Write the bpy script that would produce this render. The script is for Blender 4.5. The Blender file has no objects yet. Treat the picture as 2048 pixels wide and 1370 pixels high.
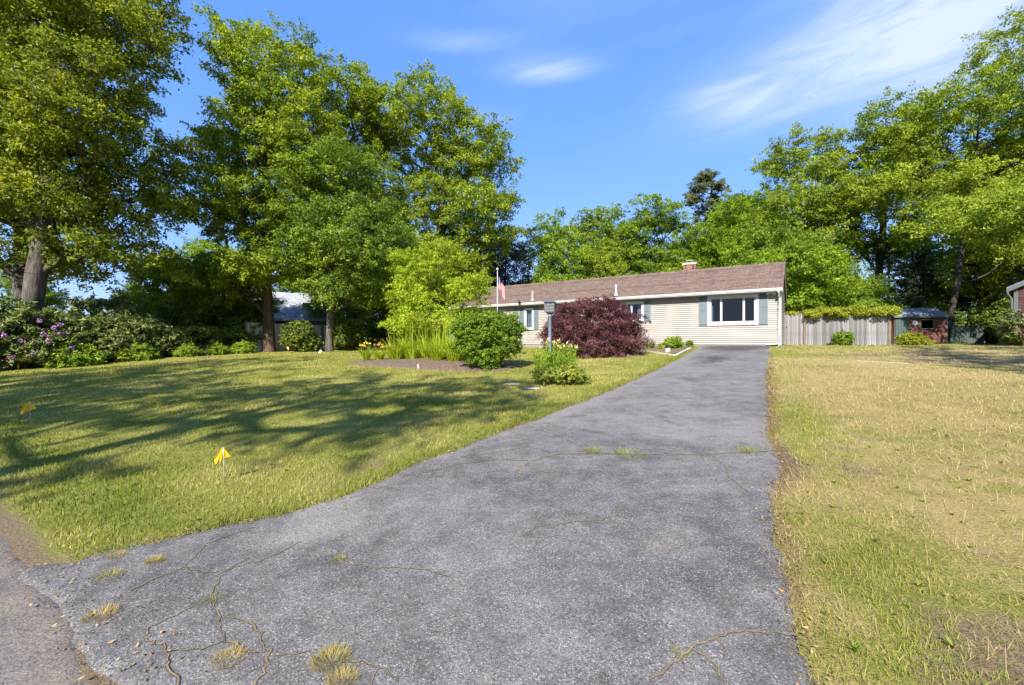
import bpy, math
import numpy as np
from mathutils import Vector, Matrix

S = bpy.context.scene
C = S.collection
R = math.radians

# ------------------------------------------------------------------ camera, sky, sun, exposure
cam_d = bpy.data.cameras.new('camera')
cam = bpy.data.objects.new('camera', cam_d); C.objects.link(cam)
cam.location = (0, 0, 1.5); cam.rotation_euler = (R(90), 0, 0)
cam_d.sensor_width = 36; cam_d.lens = 36 * 870 / 2048
cam_d.clip_start = 0.05; cam_d.clip_end = 3000
S.camera = cam

SUN_AZ, SUN_EL = R(252.5), R(39)          # direction towards the sun, counter-clockwise from +X
to_sun = Vector((math.cos(SUN_AZ) * math.cos(SUN_EL), math.sin(SUN_AZ) * math.cos(SUN_EL), math.sin(SUN_EL)))
sd = bpy.data.lights.new('sun', 'SUN'); sun = bpy.data.objects.new('sun', sd); C.objects.link(sun)
sd.energy = 4.1; sd.angle = R(0.53); sd.color = (1.0, 0.93, 0.83)
sun.rotation_euler = to_sun.to_track_quat('Z', 'Y').to_euler(); sun.location = (0, 0, 60)

S.view_settings.view_transform = 'Standard'; S.view_settings.look = 'None'
S.view_settings.gamma = 1; S.view_settings.use_curve_mapping = False
S.view_settings.exposure = 1.55
cy = S.cycles
cy.max_bounces = 9; cy.diffuse_bounces = 5; cy.glossy_bounces = 3; cy.transmission_bounces = 4; cy.transparent_max_bounces = 8
cy.caustics_reflective = False; cy.caustics_refractive = False
cy.use_denoising = True


class NT:
    """small node-tree writer"""
    def __init__(s, t): s.t = t; t.nodes.clear()
    def n(s, typ, ins=None, **kw):
        nd = s.t.nodes.new(typ)
        for k, v in kw.items(): setattr(nd, k, v)
        for k, v in (ins or {}).items(): s.put(nd.inputs[k], v)
        return nd
    def put(s, sock, v):
        if hasattr(v, 'is_output'): s.t.links.new(v, sock)
        else: sock.default_value = v
    def m(s, op, a, b=0.0, c=0.0, clamp=False):
        nd = s.t.nodes.new('ShaderNodeMath'); nd.operation = op; nd.use_clamp = clamp
        for i, v in enumerate((a, b, c)): s.put(nd.inputs[i], v)
        return nd.outputs[0]
    def mix(s, f, a, b, blend='MIX'):
        nd = s.t.nodes.new('ShaderNodeMix'); nd.data_type = 'RGBA'; nd.blend_type = blend
        s.put(nd.inputs[0], f); s.put(nd.inputs[6], c4(a)); s.put(nd.inputs[7], c4(b))
        return nd.outputs[2]
    def ramp(s, f, stops, interp='LINEAR'):
        nd = s.t.nodes.new('ShaderNodeValToRGB'); s.put(nd.inputs[0], f); cr = nd.color_ramp; cr.interpolation = interp
        while len(cr.elements) < len(stops): cr.elements.new(0.5)
        for e, (p, c) in zip(cr.elements, stops): e.position = p; e.color = c4(c)
        return nd.outputs[0]
    def noise(s, vec, scale, detail=4.0, rough=0.55, dist=0.0):
        nd = s.n('ShaderNodeTexNoise', {'Scale': scale, 'Detail': detail, 'Roughness': rough, 'Distortion': dist})
        if vec is not None: s.t.links.new(vec, nd.inputs['Vector'])
        return nd.outputs['Fac']
    def step(s, x, a, b):
        nd = s.n('ShaderNodeMapRange', interpolation_type='SMOOTHSTEP')
        s.put(nd.inputs['Value'], x); nd.inputs['From Min'].default_value = a; nd.inputs['From Max'].default_value = b
        return nd.outputs[0]


def c4(c):
    if hasattr(c, 'is_output'): return c
    if isinstance(c, (int, float)): return (c, c, c, 1)
    return tuple(c) + ((1,) if len(c) == 3 else ())


world = bpy.data.worlds.new('World'); S.world = world; world.use_nodes = True
w = NT(world.node_tree)
sky = w.n('ShaderNodeTexSky', sky_type='NISHITA'); sky.sun_disc = False
sky.sun_elevation = SUN_EL; sky.sun_rotation = R(90) - SUN_AZ
sky.air_density = 1.0; sky.dust_density = 0.3; sky.ozone_density = 2.2; sky.altitude = 20
sp = w.n('ShaderNodeSeparateColor', {0: sky.outputs[0]})
# the photograph's processing: haze at the horizon held back, blue kept deep (same all round the sky)
hs = w.n('ShaderNodeCombineColor', {i: w.m('MULTIPLY', w.m('POWER', w.m('DIVIDE', sp.outputs[i], d), p), a) for i, (d, p, a) in enumerate(((.85, .74, .58), (1.46, .52, 1.44), (2.68, .25, 3.95)))})
tc = w.n('ShaderNodeTexCoord'); sep = w.n('ShaderNodeSeparateXYZ', {'Vector': tc.outputs['Generated']})
az = w.m('MULTIPLY', w.m('ARCTAN2', sep.outputs[0], sep.outputs[1]), 57.2958)
el = w.m('MULTIPLY', w.m('ARCSINE', sep.outputs[2]), 57.2958)
# cirrus is drawn out along the horizon: noise in (azimuth, elevation) degrees
cv = w.n('ShaderNodeCombineXYZ', {'X': w.m('MULTIPLY', az, 0.035), 'Y': w.m('MULTIPLY', w.m('ADD', el, w.m('MULTIPLY', az, -0.10)), 0.16)})
n1 = w.noise(cv.outputs[0], 1.7, 8.0, 0.62, 0.9)
n2 = w.noise(cv.outputs[0], 0.55, 3.0, 0.5, 0.3)


def streak(a, e, sa, se, amp, tilt=0.0, up=1.0):
    """a soft cirrus streak, azimuth a and elevation e in degrees; softer above than below by `up`"""
    da = w.m('DIVIDE', w.m('SUBTRACT', az, a), sa)
    de = w.m('SUBTRACT', w.m('SUBTRACT', el, e), w.m('MULTIPLY', w.m('SUBTRACT', az, a), tilt))
    de = w.m('ADD', de, w.m('MULTIPLY', w.m('SUBTRACT', n2, 0.5), 4.0))
    below = w.m('MINIMUM', de, 0.0); above = w.m('DIVIDE', w.m('MAXIMUM', de, 0.0), up)
    d2 = w.m('DIVIDE', w.m('ADD', below, above), se)
    q = w.m('ADD', w.m('MULTIPLY', da, da), w.m('MULTIPLY', d2, d2))
    return w.m('MULTIPLY', w.m('EXPONENT', w.m('MULTIPLY', q, -1.0)), amp)


parts = [streak(27, 25.5, 5, 1.5, 0.55, 0.0, 2.2), streak(36, 26.0, 12, 2.6, 0.62, 0.12, 2.6), streak(48, 29, 10, 5, 0.75, 0.2, 1.6),
         streak(47, 22.5, 8, 2.2, 0.45, 0.2, 1.6), streak(4.5, 32.0, 5.5, 1.0, 0.55, 0.02, 1.6), streak(-7, 34.5, 6, 0.8, 0.25, 0.05, 1.5),
         streak(-4, 27.0, 4, 0.9, 0.16, 0.1, 1.5), streak(16, 40, 20, 4, 0.18, 0.1, 1.3), streak(-20, 41, 15, 2, 0.2, 0.05, 1.3)]
cl = parts[0]
for p in parts[1:]: cl = w.m('ADD', cl, p)
broad = w.m('MULTIPLY', w.step(n2, 0.56, 0.80), 0.35)                    # the same thin cirrus all round the sky
cl = w.m('ADD', cl, w.m('MULTIPLY', broad, w.step(el, 8.0, 30.0)))
cl = w.m('MULTIPLY', cl, w.m('ADD', 0.42, w.m('MULTIPLY', w.step(n1, 0.28, 0.74), 0.75)), clamp=True)
cl = w.m('MINIMUM', cl, 0.82)
skycol = w.mix(cl, hs.outputs[0], (3.2, 3.65, 4.7))
bg = w.n('ShaderNodeBackground', {'Color': skycol, 'Strength': 0.094})
w.n('ShaderNodeOutputWorld', {'Surface': bg.outputs[0]})

# ------------------------------------------------------------------ lot frame and terrain
NX, NY = 0.5505, 0.8348            # unit vector from the street up the drive
LOT_ROT = math.atan2(-NX, NY)      # rotation of something whose local +y runs up the drive


def W(u, v):                       # lot coordinates (u up the drive, v to the left along the street) -> world x, y
    return NX * u - NY * v, NY * u + NX * v


def UV(x, y):
    return NX * x + NY * y, -NY * x + NX * y


_g = np.random.default_rng(3)
_lat = _g.random((8, 256, 256))


def vnoise(x, y, s, k=0):
    """value noise in 0..1"""
    x = np.asarray(x, float) * s + 1000.37; y = np.asarray(y, float) * s + 1000.71
    xi = np.floor(x).astype(int); yi = np.floor(y).astype(int); fx = x - xi; fy = y - yi
    fx = fx * fx * (3 - 2 * fx); fy = fy * fy * (3 - 2 * fy); L = _lat[k]
    a = L[xi % 256, yi % 256]; b = L[(xi + 1) % 256, yi % 256]; c = L[xi % 256, (yi + 1) % 256]; d = L[(xi + 1) % 256, (yi + 1) % 256]
    return (a * (1 - fx) + b * fx) * (1 - fy) + (c * (1 - fx) + d * fx) * fy


def fbm(x, y, s, k=0):
    return 0.55 * vnoise(x, y, s, k) + 0.28 * vnoise(x, y, s * 2.3, (k + 1) % 8) + 0.17 * vnoise(x, y, s * 5.1, (k + 2) % 8)


def gz_uv(u, v):
    u = np.asarray(u, float); v = np.asarray(v, float)
    zr = np.interp(u, [-100, .7, 23, 30, 60], [0, 0, 1.338, 1.36, 1.5])
    zl = np.interp(u, [-100, .7, 3.9, 9.3, 13.4, 20.8, 30, 60], [0, .03, .33, .72, .90, 1.02, 1.1, 1.3])
    t = np.clip((v - 5) / 19, 0, 1); t = t * t * (3 - 2 * t)
    return zr * (1 - t) + zl * t


def gz(x, y):
    return gz_uv(*UV(x, y))


# drive edges v(u), traced on the ground
LE_U = [.66, .84, 1.08, 1.48, 1.95, 2.54, 3.04, 3.45, 3.91, 4.51, 5.42, 6.26, 8.22, 11.5, 15.3, 19, 21.5, 22.9]
LE_V = [4.3, 4.13, 4.05, 3.86, 3.58, 3.47, 3.50, 3.57, 3.46, 3.47, 3.43, 3.39, 3.32, 3.38, 3.49, 3.72, 3.93, 4.0]
RE_U = [-.5, .7, 2.18, 2.45, 2.96, 3.53, 4.16, 5.2, 5.42, 6.1, 8.87, 13.46, 20.59, 22.9]
RE_V = [-1.6, -.6, -.05, -.01, .05, .11, .19, .12, .17, .29, .44, .70, 1.0, 1.0]


def ledge(u): return np.interp(u, LE_U, LE_V) + 0.10 * (fbm(u, u * 0 + 3, 2.2, 1) - .5) + .07 * (fbm(u, u * 0 + 9, 9, 2) - .5) + .05 * (fbm(u, u * 0 + 19, 26, 3) - .5)
def redge(u): return np.interp(u, RE_U, RE_V) + 0.07 * (fbm(u, u * 0 + 5, 2.5, 3) - .5) + .07 * (fbm(u, u * 0 + 1, 9, 4) - .5) + .05 * (fbm(u, u * 0 + 21, 26, 5) - .5)
def street_edge(v): return 0.66 + 0.16 * (fbm(v, v * 0 + 2, 1.1, 5) - .5)


def on_drive(u, v, pad=0.0):
    return (v < ledge(u) + pad) & (v > redge(u) - pad) & (u > 0.6) & (u < 22.95)


# ------------------------------------------------------------------ mesh helpers
def mesh_np(name, V, F, mat, var=None, smooth=False, attrs=None):
    me = bpy.data.meshes.new(name)
    V = np.ascontiguousarray(V, np.float32); F = np.ascontiguousarray(F, np.int32); m, k = F.shape
    me.vertices.add(len(V)); me.vertices.foreach_set('co', V.ravel())
    me.loops.add(m * k); me.loops.foreach_set('vertex_index', F.ravel())
    me.polygons.add(m); me.polygons.foreach_set('loop_start', np.arange(0, m * k, k, dtype=np.int32))
    if smooth: me.polygons.foreach_set('use_smooth', np.ones(m, bool))
    if var is not None:
        a = me.attributes.new('var', 'FLOAT', 'FACE'); a.data.foreach_set('value', np.ascontiguousarray(var, np.float32))
    for kx, vals in (attrs or {}).items():
        a = me.attributes.new(kx, 'FLOAT', 'POINT'); a.data.foreach_set('value', np.ascontiguousarray(vals, np.float32))
    me.update(calc_edges=True); me.validate()
    if mat: me.materials.append(mat)
    return me


class MB:
    def __init__(s): s.v = []; s.f = []
    def box(s, x0, x1, y0, y1, z0, z1):
        b = len(s.v)
        s.v += [(x0, y0, z0), (x1, y0, z0), (x1, y1, z0), (x0, y1, z0), (x0, y0, z1), (x1, y0, z1), (x1, y1, z1), (x0, y1, z1)]
        s.f += [tuple(b + i for i in q) for q in ((0, 3, 2, 1), (4, 5, 6, 7), (0, 1, 5, 4), (1, 2, 6, 5), (2, 3, 7, 6), (3, 0, 4, 7))]
        return s
    def prism(s, poly, axis, a, b):
        """extrude a 2-D polygon along axis 'x' (poly in y,z), 'y' (poly in x,z) or 'z' (poly in x,y)"""
        n = len(poly); k = len(s.v)
        def pt(p, t): return (t, p[0], p[1]) if axis == 'x' else ((p[0], t, p[1]) if axis == 'y' else (p[0], p[1], t))
        s.v += [pt(p, a) for p in poly] + [pt(p, b) for p in poly]
        s.f += [tuple(k + i for i in range(n)), tuple(k + n + i for i in reversed(range(n)))]
        s.f += [(k + i, k + n + i, k + n + (i + 1) % n, k + (i + 1) % n) for i in range(n)]
        return s
    def tube(s, pts, rad, sides=8, caps=True):
        pts = [Vector(p) for p in pts]; rad = rad if hasattr(rad, '__len__') else [rad] * len(pts); k = len(s.v); up = Vector((0.13, 0.21, 1)).normalized()
        for i, p in enumerate(pts):
            d = (pts[min(i + 1, len(pts) - 1)] - pts[max(i - 1, 0)]).normalized()
            a = d.cross(up if abs(d.dot(up)) < .95 else Vector((1, 0, 0))).normalized(); b = d.cross(a)
            for j in range(sides):
                t = 2 * math.pi * j / sides; s.v.append(tuple(p + (a * math.cos(t) + b * math.sin(t)) * rad[i]))
        for i in range(len(pts) - 1):
            for j in range(sides):
                s.f.append((k + i * sides + j, k + i * sides + (j + 1) % sides, k + (i + 1) * sides + (j + 1) % sides, k + (i + 1) * sides + j))
        if caps:
            s.f.append(tuple(k + j for j in reversed(range(sides)))); s.f.append(tuple(k + (len(pts) - 1) * sides + j for j in range(sides)))
        return s
    def lathe(s, prof, cx=0, cy=0, sides=16):
        k = len(s.v); n = len(prof)
        for r, z in prof:
            for j in range(sides):
                t = 2 * math.pi * j / sides; s.v.append((cx + r * math.cos(t), cy + r * math.sin(t), z))
        for i in range(n - 1):
            for j in range(sides):
                s.f.append((k + i * sides + j, k + i * sides + (j + 1) % sides, k + (i + 1) * sides + (j + 1) % sides, k + (i + 1) * sides + j))
        s.f.append(tuple(k + j for j in reversed(range(sides)))); s.f.append(tuple(k + (n - 1) * sides + j for j in range(sides)))
        return s
    def quad(s, *p):
        k = len(s.v); s.v += list(p); s.f.append(tuple(range(k, k + len(p)))); return s
    def build(s, name, mat, parent=None, smooth=False, loc=None):
        me = bpy.data.meshes.new(name); me.from_pydata(s.v, [], s.f); me.update()
        if smooth: me.polygons.foreach_set('use_smooth', np.ones(len(me.polygons), bool))
        me.materials.append(mat)
        return link(name, me, parent, loc)


def link(name, me, parent=None, loc=None, rotz=0.0):
    o = bpy.data.objects.new(name, me); C.objects.link(o)
    if parent: o.parent = parent
    if loc is not None: o.location = loc
    if rotz: o.rotation_euler = (0, 0, rotz)
    return o


def thing(name, label, cat, loc=(0, 0, 0), rotz=0.0, group=None):
    return tag(link(name, None, None, loc, rotz), label, cat, group)


def tag(o, label=None, cat=None, group=None, kind=None):
    for k, v in (('label', label), ('category', cat), ('group', group), ('kind', kind)):
        if v: o[k] = v
    return o


def copy_tree(o, parent=None):
    c = o.copy(); C.objects.link(c); c.parent = parent
    for ch in list(o.children): copy_tree(ch, c)
    return c


# ------------------------------------------------------------------ materials
def mat(name, stops, scale=6.0, detail=4.0, rough=0.6, spec=0.4, bump=0.0, bscale=30.0, objvar=0.0, stretch=None, metallic=0.0, dist=0.0):
    m = bpy.data.materials.new(name); m.use_nodes = True; t = NT(m.node_tree)
    co = t.n('ShaderNodeTexCoord').outputs['Object']
    if stretch: co = t.n('ShaderNodeMapping', {'Vector': co, 'Scale': stretch}).outputs[0]
    if isinstance(stops[0], (int, float)): stops = [(0.3, tuple(x * .88 for x in stops)), (0.7, tuple(min(1, x * 1.1) for x in stops))]
    col = t.ramp(t.noise(co, scale, detail, 0.6, dist), stops)
    if objvar:
        oi = t.n('ShaderNodeObjectInfo').outputs['Random']
        g = t.m('ADD', 1 - objvar, t.m('MULTIPLY', oi, 2 * objvar)); cc = t.n('ShaderNodeCombineColor', {0: g, 1: g, 2: t.m('MULTIPLY', g, 1.0)})
        col = t.mix(1.0, col, cc.outputs[0], 'MULTIPLY')
    b = t.n('ShaderNodeBsdfPrincipled', {'Base Color': col, 'Roughness': rough, 'Specular IOR Level': spec, 'Metallic': metallic})
    if bump:
        bp = t.n('ShaderNodeBump', {'Strength': 1.0, 'Distance': bump, 'Height': t.noise(co, bscale, 3)}); t.put(b.inputs['Normal'], bp.outputs[0])
    t.n('ShaderNodeOutputMaterial', {'Surface': b.outputs[0]})
    return m


def leaf_mat(name, dark, mid, light, transl=0.3, rough=0.5, spec=0.22, tcol=None):
    m = bpy.data.materials.new(name); m.use_nodes = True; t = NT(m.node_tree)
    v = t.n('ShaderNodeAttribute', attribute_name='var').outputs['Fac']
    oi = t.n('ShaderNodeObjectInfo').outputs['Random']
    v = t.m('ADD', v, t.m('MULTIPLY', t.m('SUBTRACT', oi, .5), .22))
    col = t.ramp(v, [(0.0, dark), (0.5, mid), (1.0, light)])
    b = t.n('ShaderNodeBsdfPrincipled', {'Base Color': col, 'Roughness': rough, 'Specular IOR Level': spec})
    tr = t.n('ShaderNodeBsdfTranslucent', {'Color': t.mix(1.0, col, tcol or (1.25, 1.2, 0.5), 'MULTIPLY')})
    mx = t.n('ShaderNodeMixShader', {0: transl, 1: b.outputs[0], 2: tr.outputs[0]})
    t.n('ShaderNodeOutputMaterial', {'Surface': mx.outputs[0]})
    return m


def glass_mat(name, tint=(0.62, 0.66, 0.68)):
    m = bpy.data.materials.new(name); m.use_nodes = True; t = NT(m.node_tree)
    tr = t.n('ShaderNodeBsdfTransparent', {'Color': c4(tint)}); gl = t.n('ShaderNodeBsdfGlossy', {'Color': c4(0.95), 'Roughness': 0.01})
    lw = t.n('ShaderNodeFresnel', {'IOR': 1.42})
    mx = t.n('ShaderNodeMixShader', {0: lw.outputs[0], 1: tr.outputs[0], 2: gl.outputs[0]})
    t.n('ShaderNodeOutputMaterial', {'Surface': mx.outputs[0]})
    return m


M = {}
M['oak'] = leaf_mat('oak_leaf', (.075, .115, .016), (.175, .225, .020), (.315, .345, .032), 0.45)
M['tall'] = leaf_mat('tall_tree_leaf', (.090, .145, .016), (.205, .285, .020), (.345, .41, .036), 0.45)
M['deep'] = leaf_mat('maple_leaf', (.075, .135, .018), (.165, .255, .026), (.29, .37, .04), 0.45)
M['bright'] = leaf_mat('bright_leaf', (.090, .155, .012), (.19, .295, .018), (.31, .42, .03), 0.45)
M['yellow'] = leaf_mat('yellow_green_leaf', (.125, .20, .012), (.255, .36, .016), (.42, .50, .03), 0.42)
M['bush'] = leaf_mat('bush_leaf', (.075, .14, .012), (.15, .245, .016), (.26, .36, .028), 0.35)
M['dark'] = leaf_mat('dark_needle', (.016, .032, .014), (.034, .055, .024), (.06, .085, .034), 0.2)
M['pine'] = leaf_mat('pine_needle', (.05, .075, .03), (.09, .115, .046), (.145, .155, .06), 0.2)
M['purple'] = leaf_mat('purple_leaf', (.018, .014, .022), (.035, .026, .038), (.07, .045, .06), 0.2, tcol=(1.3, .6, .7))
M['red'] = leaf_mat('red_maple_leaf', (.036, .011, .017), (.100, .032, .040), (.20, .095, .085), 0.26, tcol=(1.4, .6, .6))
M['rhodo'] = leaf_mat('rhododendron_leaf', (.07, .11, .022), (.14, .19, .038), (.26, .275, .08), 0.25, 0.4, 0.4)
M['hedge'] = leaf_mat('hedge_leaf', (.06, .105, .018), (.13, .19, .026), (.23, .28, .04), 0.35)
M['strap'] = leaf_mat('daylily_leaf', (.17, .25, .012), (.30, .39, .02), (.44, .49, .05), 0.4)
M['lilyleaf'] = leaf_mat('lily_leaf', (.11, .19, .014), (.205, .31, .02), (.33, .42, .04), 0.35)
M['vine'] = leaf_mat('vine_leaf', (.15, .19, .016), (.27, .31, .022), (.40, .40, .04), 0.38)
M['grass'] = leaf_mat('lawn_blade', (.125, .18, .020), (.255, .265, .045), (.46, .40, .15), 0.35, 0.6, 0.15, (1.2, 1.15, .6))
M['dry'] = leaf_mat('dry_blade', (.17, .235, .024), (.40, .315, .11), (.56, .43, .21), 0.3, 0.7, 0.12, (1.1, 1.05, .7))
M['weed'] = leaf_mat('weed_leaf', (.12, .17, .022), (.22, .26, .035), (.33, .34, .06), 0.35)
M['strawtuft'] = leaf_mat('tuft_blade', (.17, .21, .02), (.36, .28, .07), (.46, .30, .10), 0.3)
M['litter'] = leaf_mat('fallen_leaf', (.16, .09, .04), (.33, .19, .07), (.40, .30, .15), 0.15, 0.7)
M['thatch'] = leaf_mat('dead_thatch', (.11, .065, .03), (.25, .155, .065), (.38, .26, .12), 0.15, 0.8, 0.1)
M['magenta'] = leaf_mat('pink_petal', (.30, .12, .34), (.44, .22, .46), (.58, .36, .58), 0.3, tcol=(1.1, .7, 1.1))
M['crimson'] = leaf_mat('crimson_petal', (.40, .03, .12), (.55, .08, .26), (.65, .22, .45), 0.3, tcol=(1.1, .6, .8))
M['orange'] = leaf_mat('daylily_petal', (.62, .36, .03), (.74, .52, .06), (.80, .66, .14), 0.3)
M['bud'] = leaf_mat('lily_bud', (.55, .50, .14), (.66, .60, .22), (.75, .70, .38), 0.3)
M['bark'] = mat('bark', [(0.3, (.036, .030, .025)), (0.52, (.085, .073, .061)), (0.8, (.17, .152, .13))], 3.0, 6, 0.9, 0.2, 0.03, 9, stretch=(2, 2, .5))
M['bark_brown'] = mat('brown_bark', [(0.25, (.05, .033, .022)), (0.55, (.11, .075, .05)), (0.8, (.19, .14, .10))], 3.0, 6, 0.9, 0.2, 0.03, 9, stretch=(2, 2, .5))
M['bark_dark'] = mat('dark_bark', [(0.3, (.025, .021, .018)), (0.75, (.075, .062, .052))], 4.0, 6, 0.9, 0.2, 0.02, 9)
M['siding'] = mat('cream_siding', (.315, .288, .258), 1.5, 3, 0.55, 0.35, 0.0008, 60, objvar=0.02)
M['frieze'] = mat('tan_frieze', (.40, .31, .17), 2, 3, 0.6)
M['trim'] = mat('white_trim', (.44, .43, .41), 3, 3, 0.45)
M['white'] = mat('white_vinyl', (.50, .50, .495), 3, 3, 0.35, 0.5)
M['shutter'] = mat('slate_shutter', (.135, .175, .190), 3, 3, 0.5, 0.4, objvar=0.03)
M['glass'] = glass_mat('window_glass')
M['interior'] = mat('interior_wall', (.09, .09, .095), 2, 2, 0.9)
M['curtain'] = mat('pale_curtain', (.50, .56, .62), 5, 2, 0.9)
M['brick'] = mat('chimney_brick', [(0.3, (.17, .085, .06)), (0.7, (.28, .155, .115))], 8, 4, 0.85, 0.2, 0.004, 60, objvar=0.25)
M['mortar'] = mat('pale_mortar', (.42, .38, .34), 20, 4, 0.9)
M['metal'] = mat('galvanised_metal', (.45, .47, .50), 8, 3, 0.4, 0.5, metallic=0.7)
M['black'] = mat('black_metal', (.022, .022, .024), 20, 3, 0.5)
M['slab'] = mat('foundation_concrete', (.20, .19, .18), 8, 4, 0.9)
M['fence'] = mat('weathered_board', [(0.25, (.095, .093, .098)), (0.5, (.175, .170, .175)), (0.8, (.27, .265, .27))], 5, 6, 0.9, 0.15, 0.004, 40, objvar=0.36, stretch=(9, 9, .45))
M['fence_brown_lifted'] = mat('lifted_brown_board', [(0.25, (.30, .27, .235)), (0.55, (.46, .41, .355)), (0.8, (.58, .52, .45))], 5, 6, 0.9, 0.15, 0.004, 40, objvar=0.13, stretch=(9, 9, .45))  # board colour lightened to make up for the weak light under the trees
M['post'] = mat('wood_post', [(0.3, (.11, .082, .062)), (0.7, (.20, .155, .12))], 6, 5, 0.85, 0.2, 0.003, 40, stretch=(6, 6, .5))
M['lamp_blue'] = mat('blue_grey_paint', (.20, .245, .335), 12, 4, 0.5, 0.4)
M['lamp_dark'] = mat('lantern_metal', (.075, .085, .10), 12, 4, 0.55, 0.4)
M['lamp_glass'] = mat('frosted_lantern_glass', [(0.3, (.07, .08, .08)), (0.7, (.17, .18, .175))], 14, 4, 0.3, 0.6)
M['flag_yellow'] = mat('yellow_plastic', (.72, .44, .015), 14, 3, 0.45)
M['flag_white'] = mat('white_plastic', (.75, .75, .76), 14, 3, 0.45)
M['flag_blue'] = mat('blue_plastic', (.18, .30, .60), 14, 3, 0.45)
M['wire'] = mat('cable_sheath', (.11, .11, .115), 10, 2, 0.6)
M['stake'] = mat('steel_wire', (.48, .44, .42), 10, 2, 0.4, metallic=0.3)
M['stone'] = mat('grey_stone', [(0.3, (.24, .225, .20)), (0.7, (.42, .40, .37))], 5, 6, 0.9, 0.2, 0.02, 14)
M['edging'] = mat('concrete_edging', (.46, .43, .38), 8, 5, 0.9, 0.2, 0.004, 40)
M['mulch'] = mat('bark_mulch', [(0.25, (.065, .046, .034)), (0.5, (.150, .110, .080)), (0.8, (.27, .205, .15))], 9, 8, 0.95, 0.1, 0.05, 26)
M['sand'] = mat('sandy_grit', [(0.25, (.11, .085, .05)), (0.7, (.25, .195, .115))], 12, 6, 0.95, 0.1, 0.006, 120)
M['lip'] = mat('broken_asphalt', [(0.3, (.035, .034, .034)), (0.7, (.085, .08, .075))], 40, 5, 0.95, 0.1)
M['red_wall'] = mat('red_shingle', [(0.3, (.085, .036, .030)), (0.7, (.15, .066, .055))], 5, 5, 0.85, 0.2, objvar=0.15)
M['maroon'] = mat('shaded_maroon_shingle', [(0.3, (.050, .026, .026)), (0.7, (.085, .043, .043))], 5, 5, 0.85, 0.2, objvar=0.12)  # maroon wall with the shade of the trees darkened into its colour
M['grey_roof'] = mat('grey_roof_shingle', [(0.3, (.22, .235, .26)), (0.7, (.36, .38, .41))], 9, 6, 0.9, 0.15, 0.006, 30)
M['slate_roof'] = mat('shed_roof_shingle', [(0.3, (.10, .12, .16)), (0.7, (.19, .22, .27))], 9, 6, 0.9, 0.15, 0.006, 30)
M['bluewall'] = mat('blue_grey_siding', (.16, .20, .27), 3, 3, 0.6, objvar=0.05)
M['shaded_trim'] = mat('shaded_green_trim', (.085, .10, .092), 3, 3, 0.6)  # pale green trim, its colour darkened to stand in for tree shade
M['green_door'] = mat('green_paint', (.055, .085, .080), 4, 4, 0.6, 0.3)
M['green_bin'] = mat('dark_green_board', (.06, .085, .075), 4, 4, 0.6, 0.3, objvar=0.08)


def asphalt_mat(name, base, light, speck, brown, washed):
    m = bpy.data.materials.new(name); m.use_nodes = True; t = NT(m.node_tree)
    co = t.n('ShaderNodeTexCoord').outputs['Object']
    big = t.noise(co, 0.55, 5, 0.6, 0.5); mid = t.noise(co, 3.5, 6, 0.65)
    col = t.ramp(t.m('ADD', t.m('MULTIPLY', big, .55), t.m('MULTIPLY', mid, .45)), [(0.40, base), (0.50, tuple((a + b) / 2 for a, b in zip(base, light))), (0.60, light)])
    wash = t.n('ShaderNodeAttribute', attribute_name='wash').outputs['Fac']
    dk = t.n('ShaderNodeAttribute', attribute_name='dark').outputs['Fac']
    fine = t.noise(co, 7.0, 7, 0.7)
    wn = t.step(t.m('ADD', wash, t.m('MULTIPLY', t.m('SUBTRACT', t.noise(co, 2.0, 8, 0.7), .5), 1.9)), .25, .95)
    col = t.mix(t.m('MULTIPLY', wn, .70), col, washed)
    dn = t.step(t.m('ADD', dk, t.m('MULTIPLY', t.m('SUBTRACT', t.noise(t.n('ShaderNodeMapping', {'Vector': co, 'Rotation': (0, 0, -.58), 'Scale': (1.0, .45, 1)}).outputs[0], 1.7, 9, 0.72, .5), .5), 2.0)), .25, .75)
    col = t.mix(t.m('MULTIPLY', dn, .80), col, tuple(x * .42 for x in base))
    # stone chips of the mix, about a centimetre across; fewer where the old sealer still lies
    keep = t.m('SUBTRACT', t.m('ADD', .35, t.m('MULTIPLY', t.step(fine, .30, .66), .75)), t.m('MULTIPLY', dn, .62), clamp=True)
    for sc, amt, lo in ((105.0, 0.85, .48), (190.0, 0.65, .50)):
        vo = t.n('ShaderNodeTexVoronoi', {'Vector': co, 'Scale': sc}, feature='F1')
        sx = t.n('ShaderNodeSeparateColor', {0: vo.outputs['Color']}).outputs[0]
        chip = t.m('MULTIPLY', t.step(sx, lo, 1.0), t.step(vo.outputs['Distance'], .55, .25))
        col = t.mix(t.m('MULTIPLY', t.m('MULTIPLY', chip, amt), keep), col, speck)
        pit = t.m('MULTIPLY', t.step(sx, .30, .05), .5)
        col = t.mix(pit, col, tuple(x * .42 for x in base))
    # sandy dirt washed in
    dirt = t.m('MULTIPLY', t.step(t.noise(co, 1.1, 7, 0.68, 0.4), .58, .82), brown)
    col = t.mix(dirt, col, (.27, .215, .14))
    b = t.n('ShaderNodeBsdfPrincipled', {'Base Color': col, 'Roughness': 0.82, 'Specular IOR Level': 0.35})
    hh = t.m('ADD', t.noise(co, 110, 3), t.m('MULTIPLY', t.noise(co, 14, 4), 2.0))
    bp = t.n('ShaderNodeBump', {'Strength': 0.7, 'Distance': 0.006, 'Height': hh}); t.put(b.inputs['Normal'], bp.outputs[0])
    t.n('ShaderNodeOutputMaterial', {'Surface': b.outputs[0]})
    return m


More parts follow.
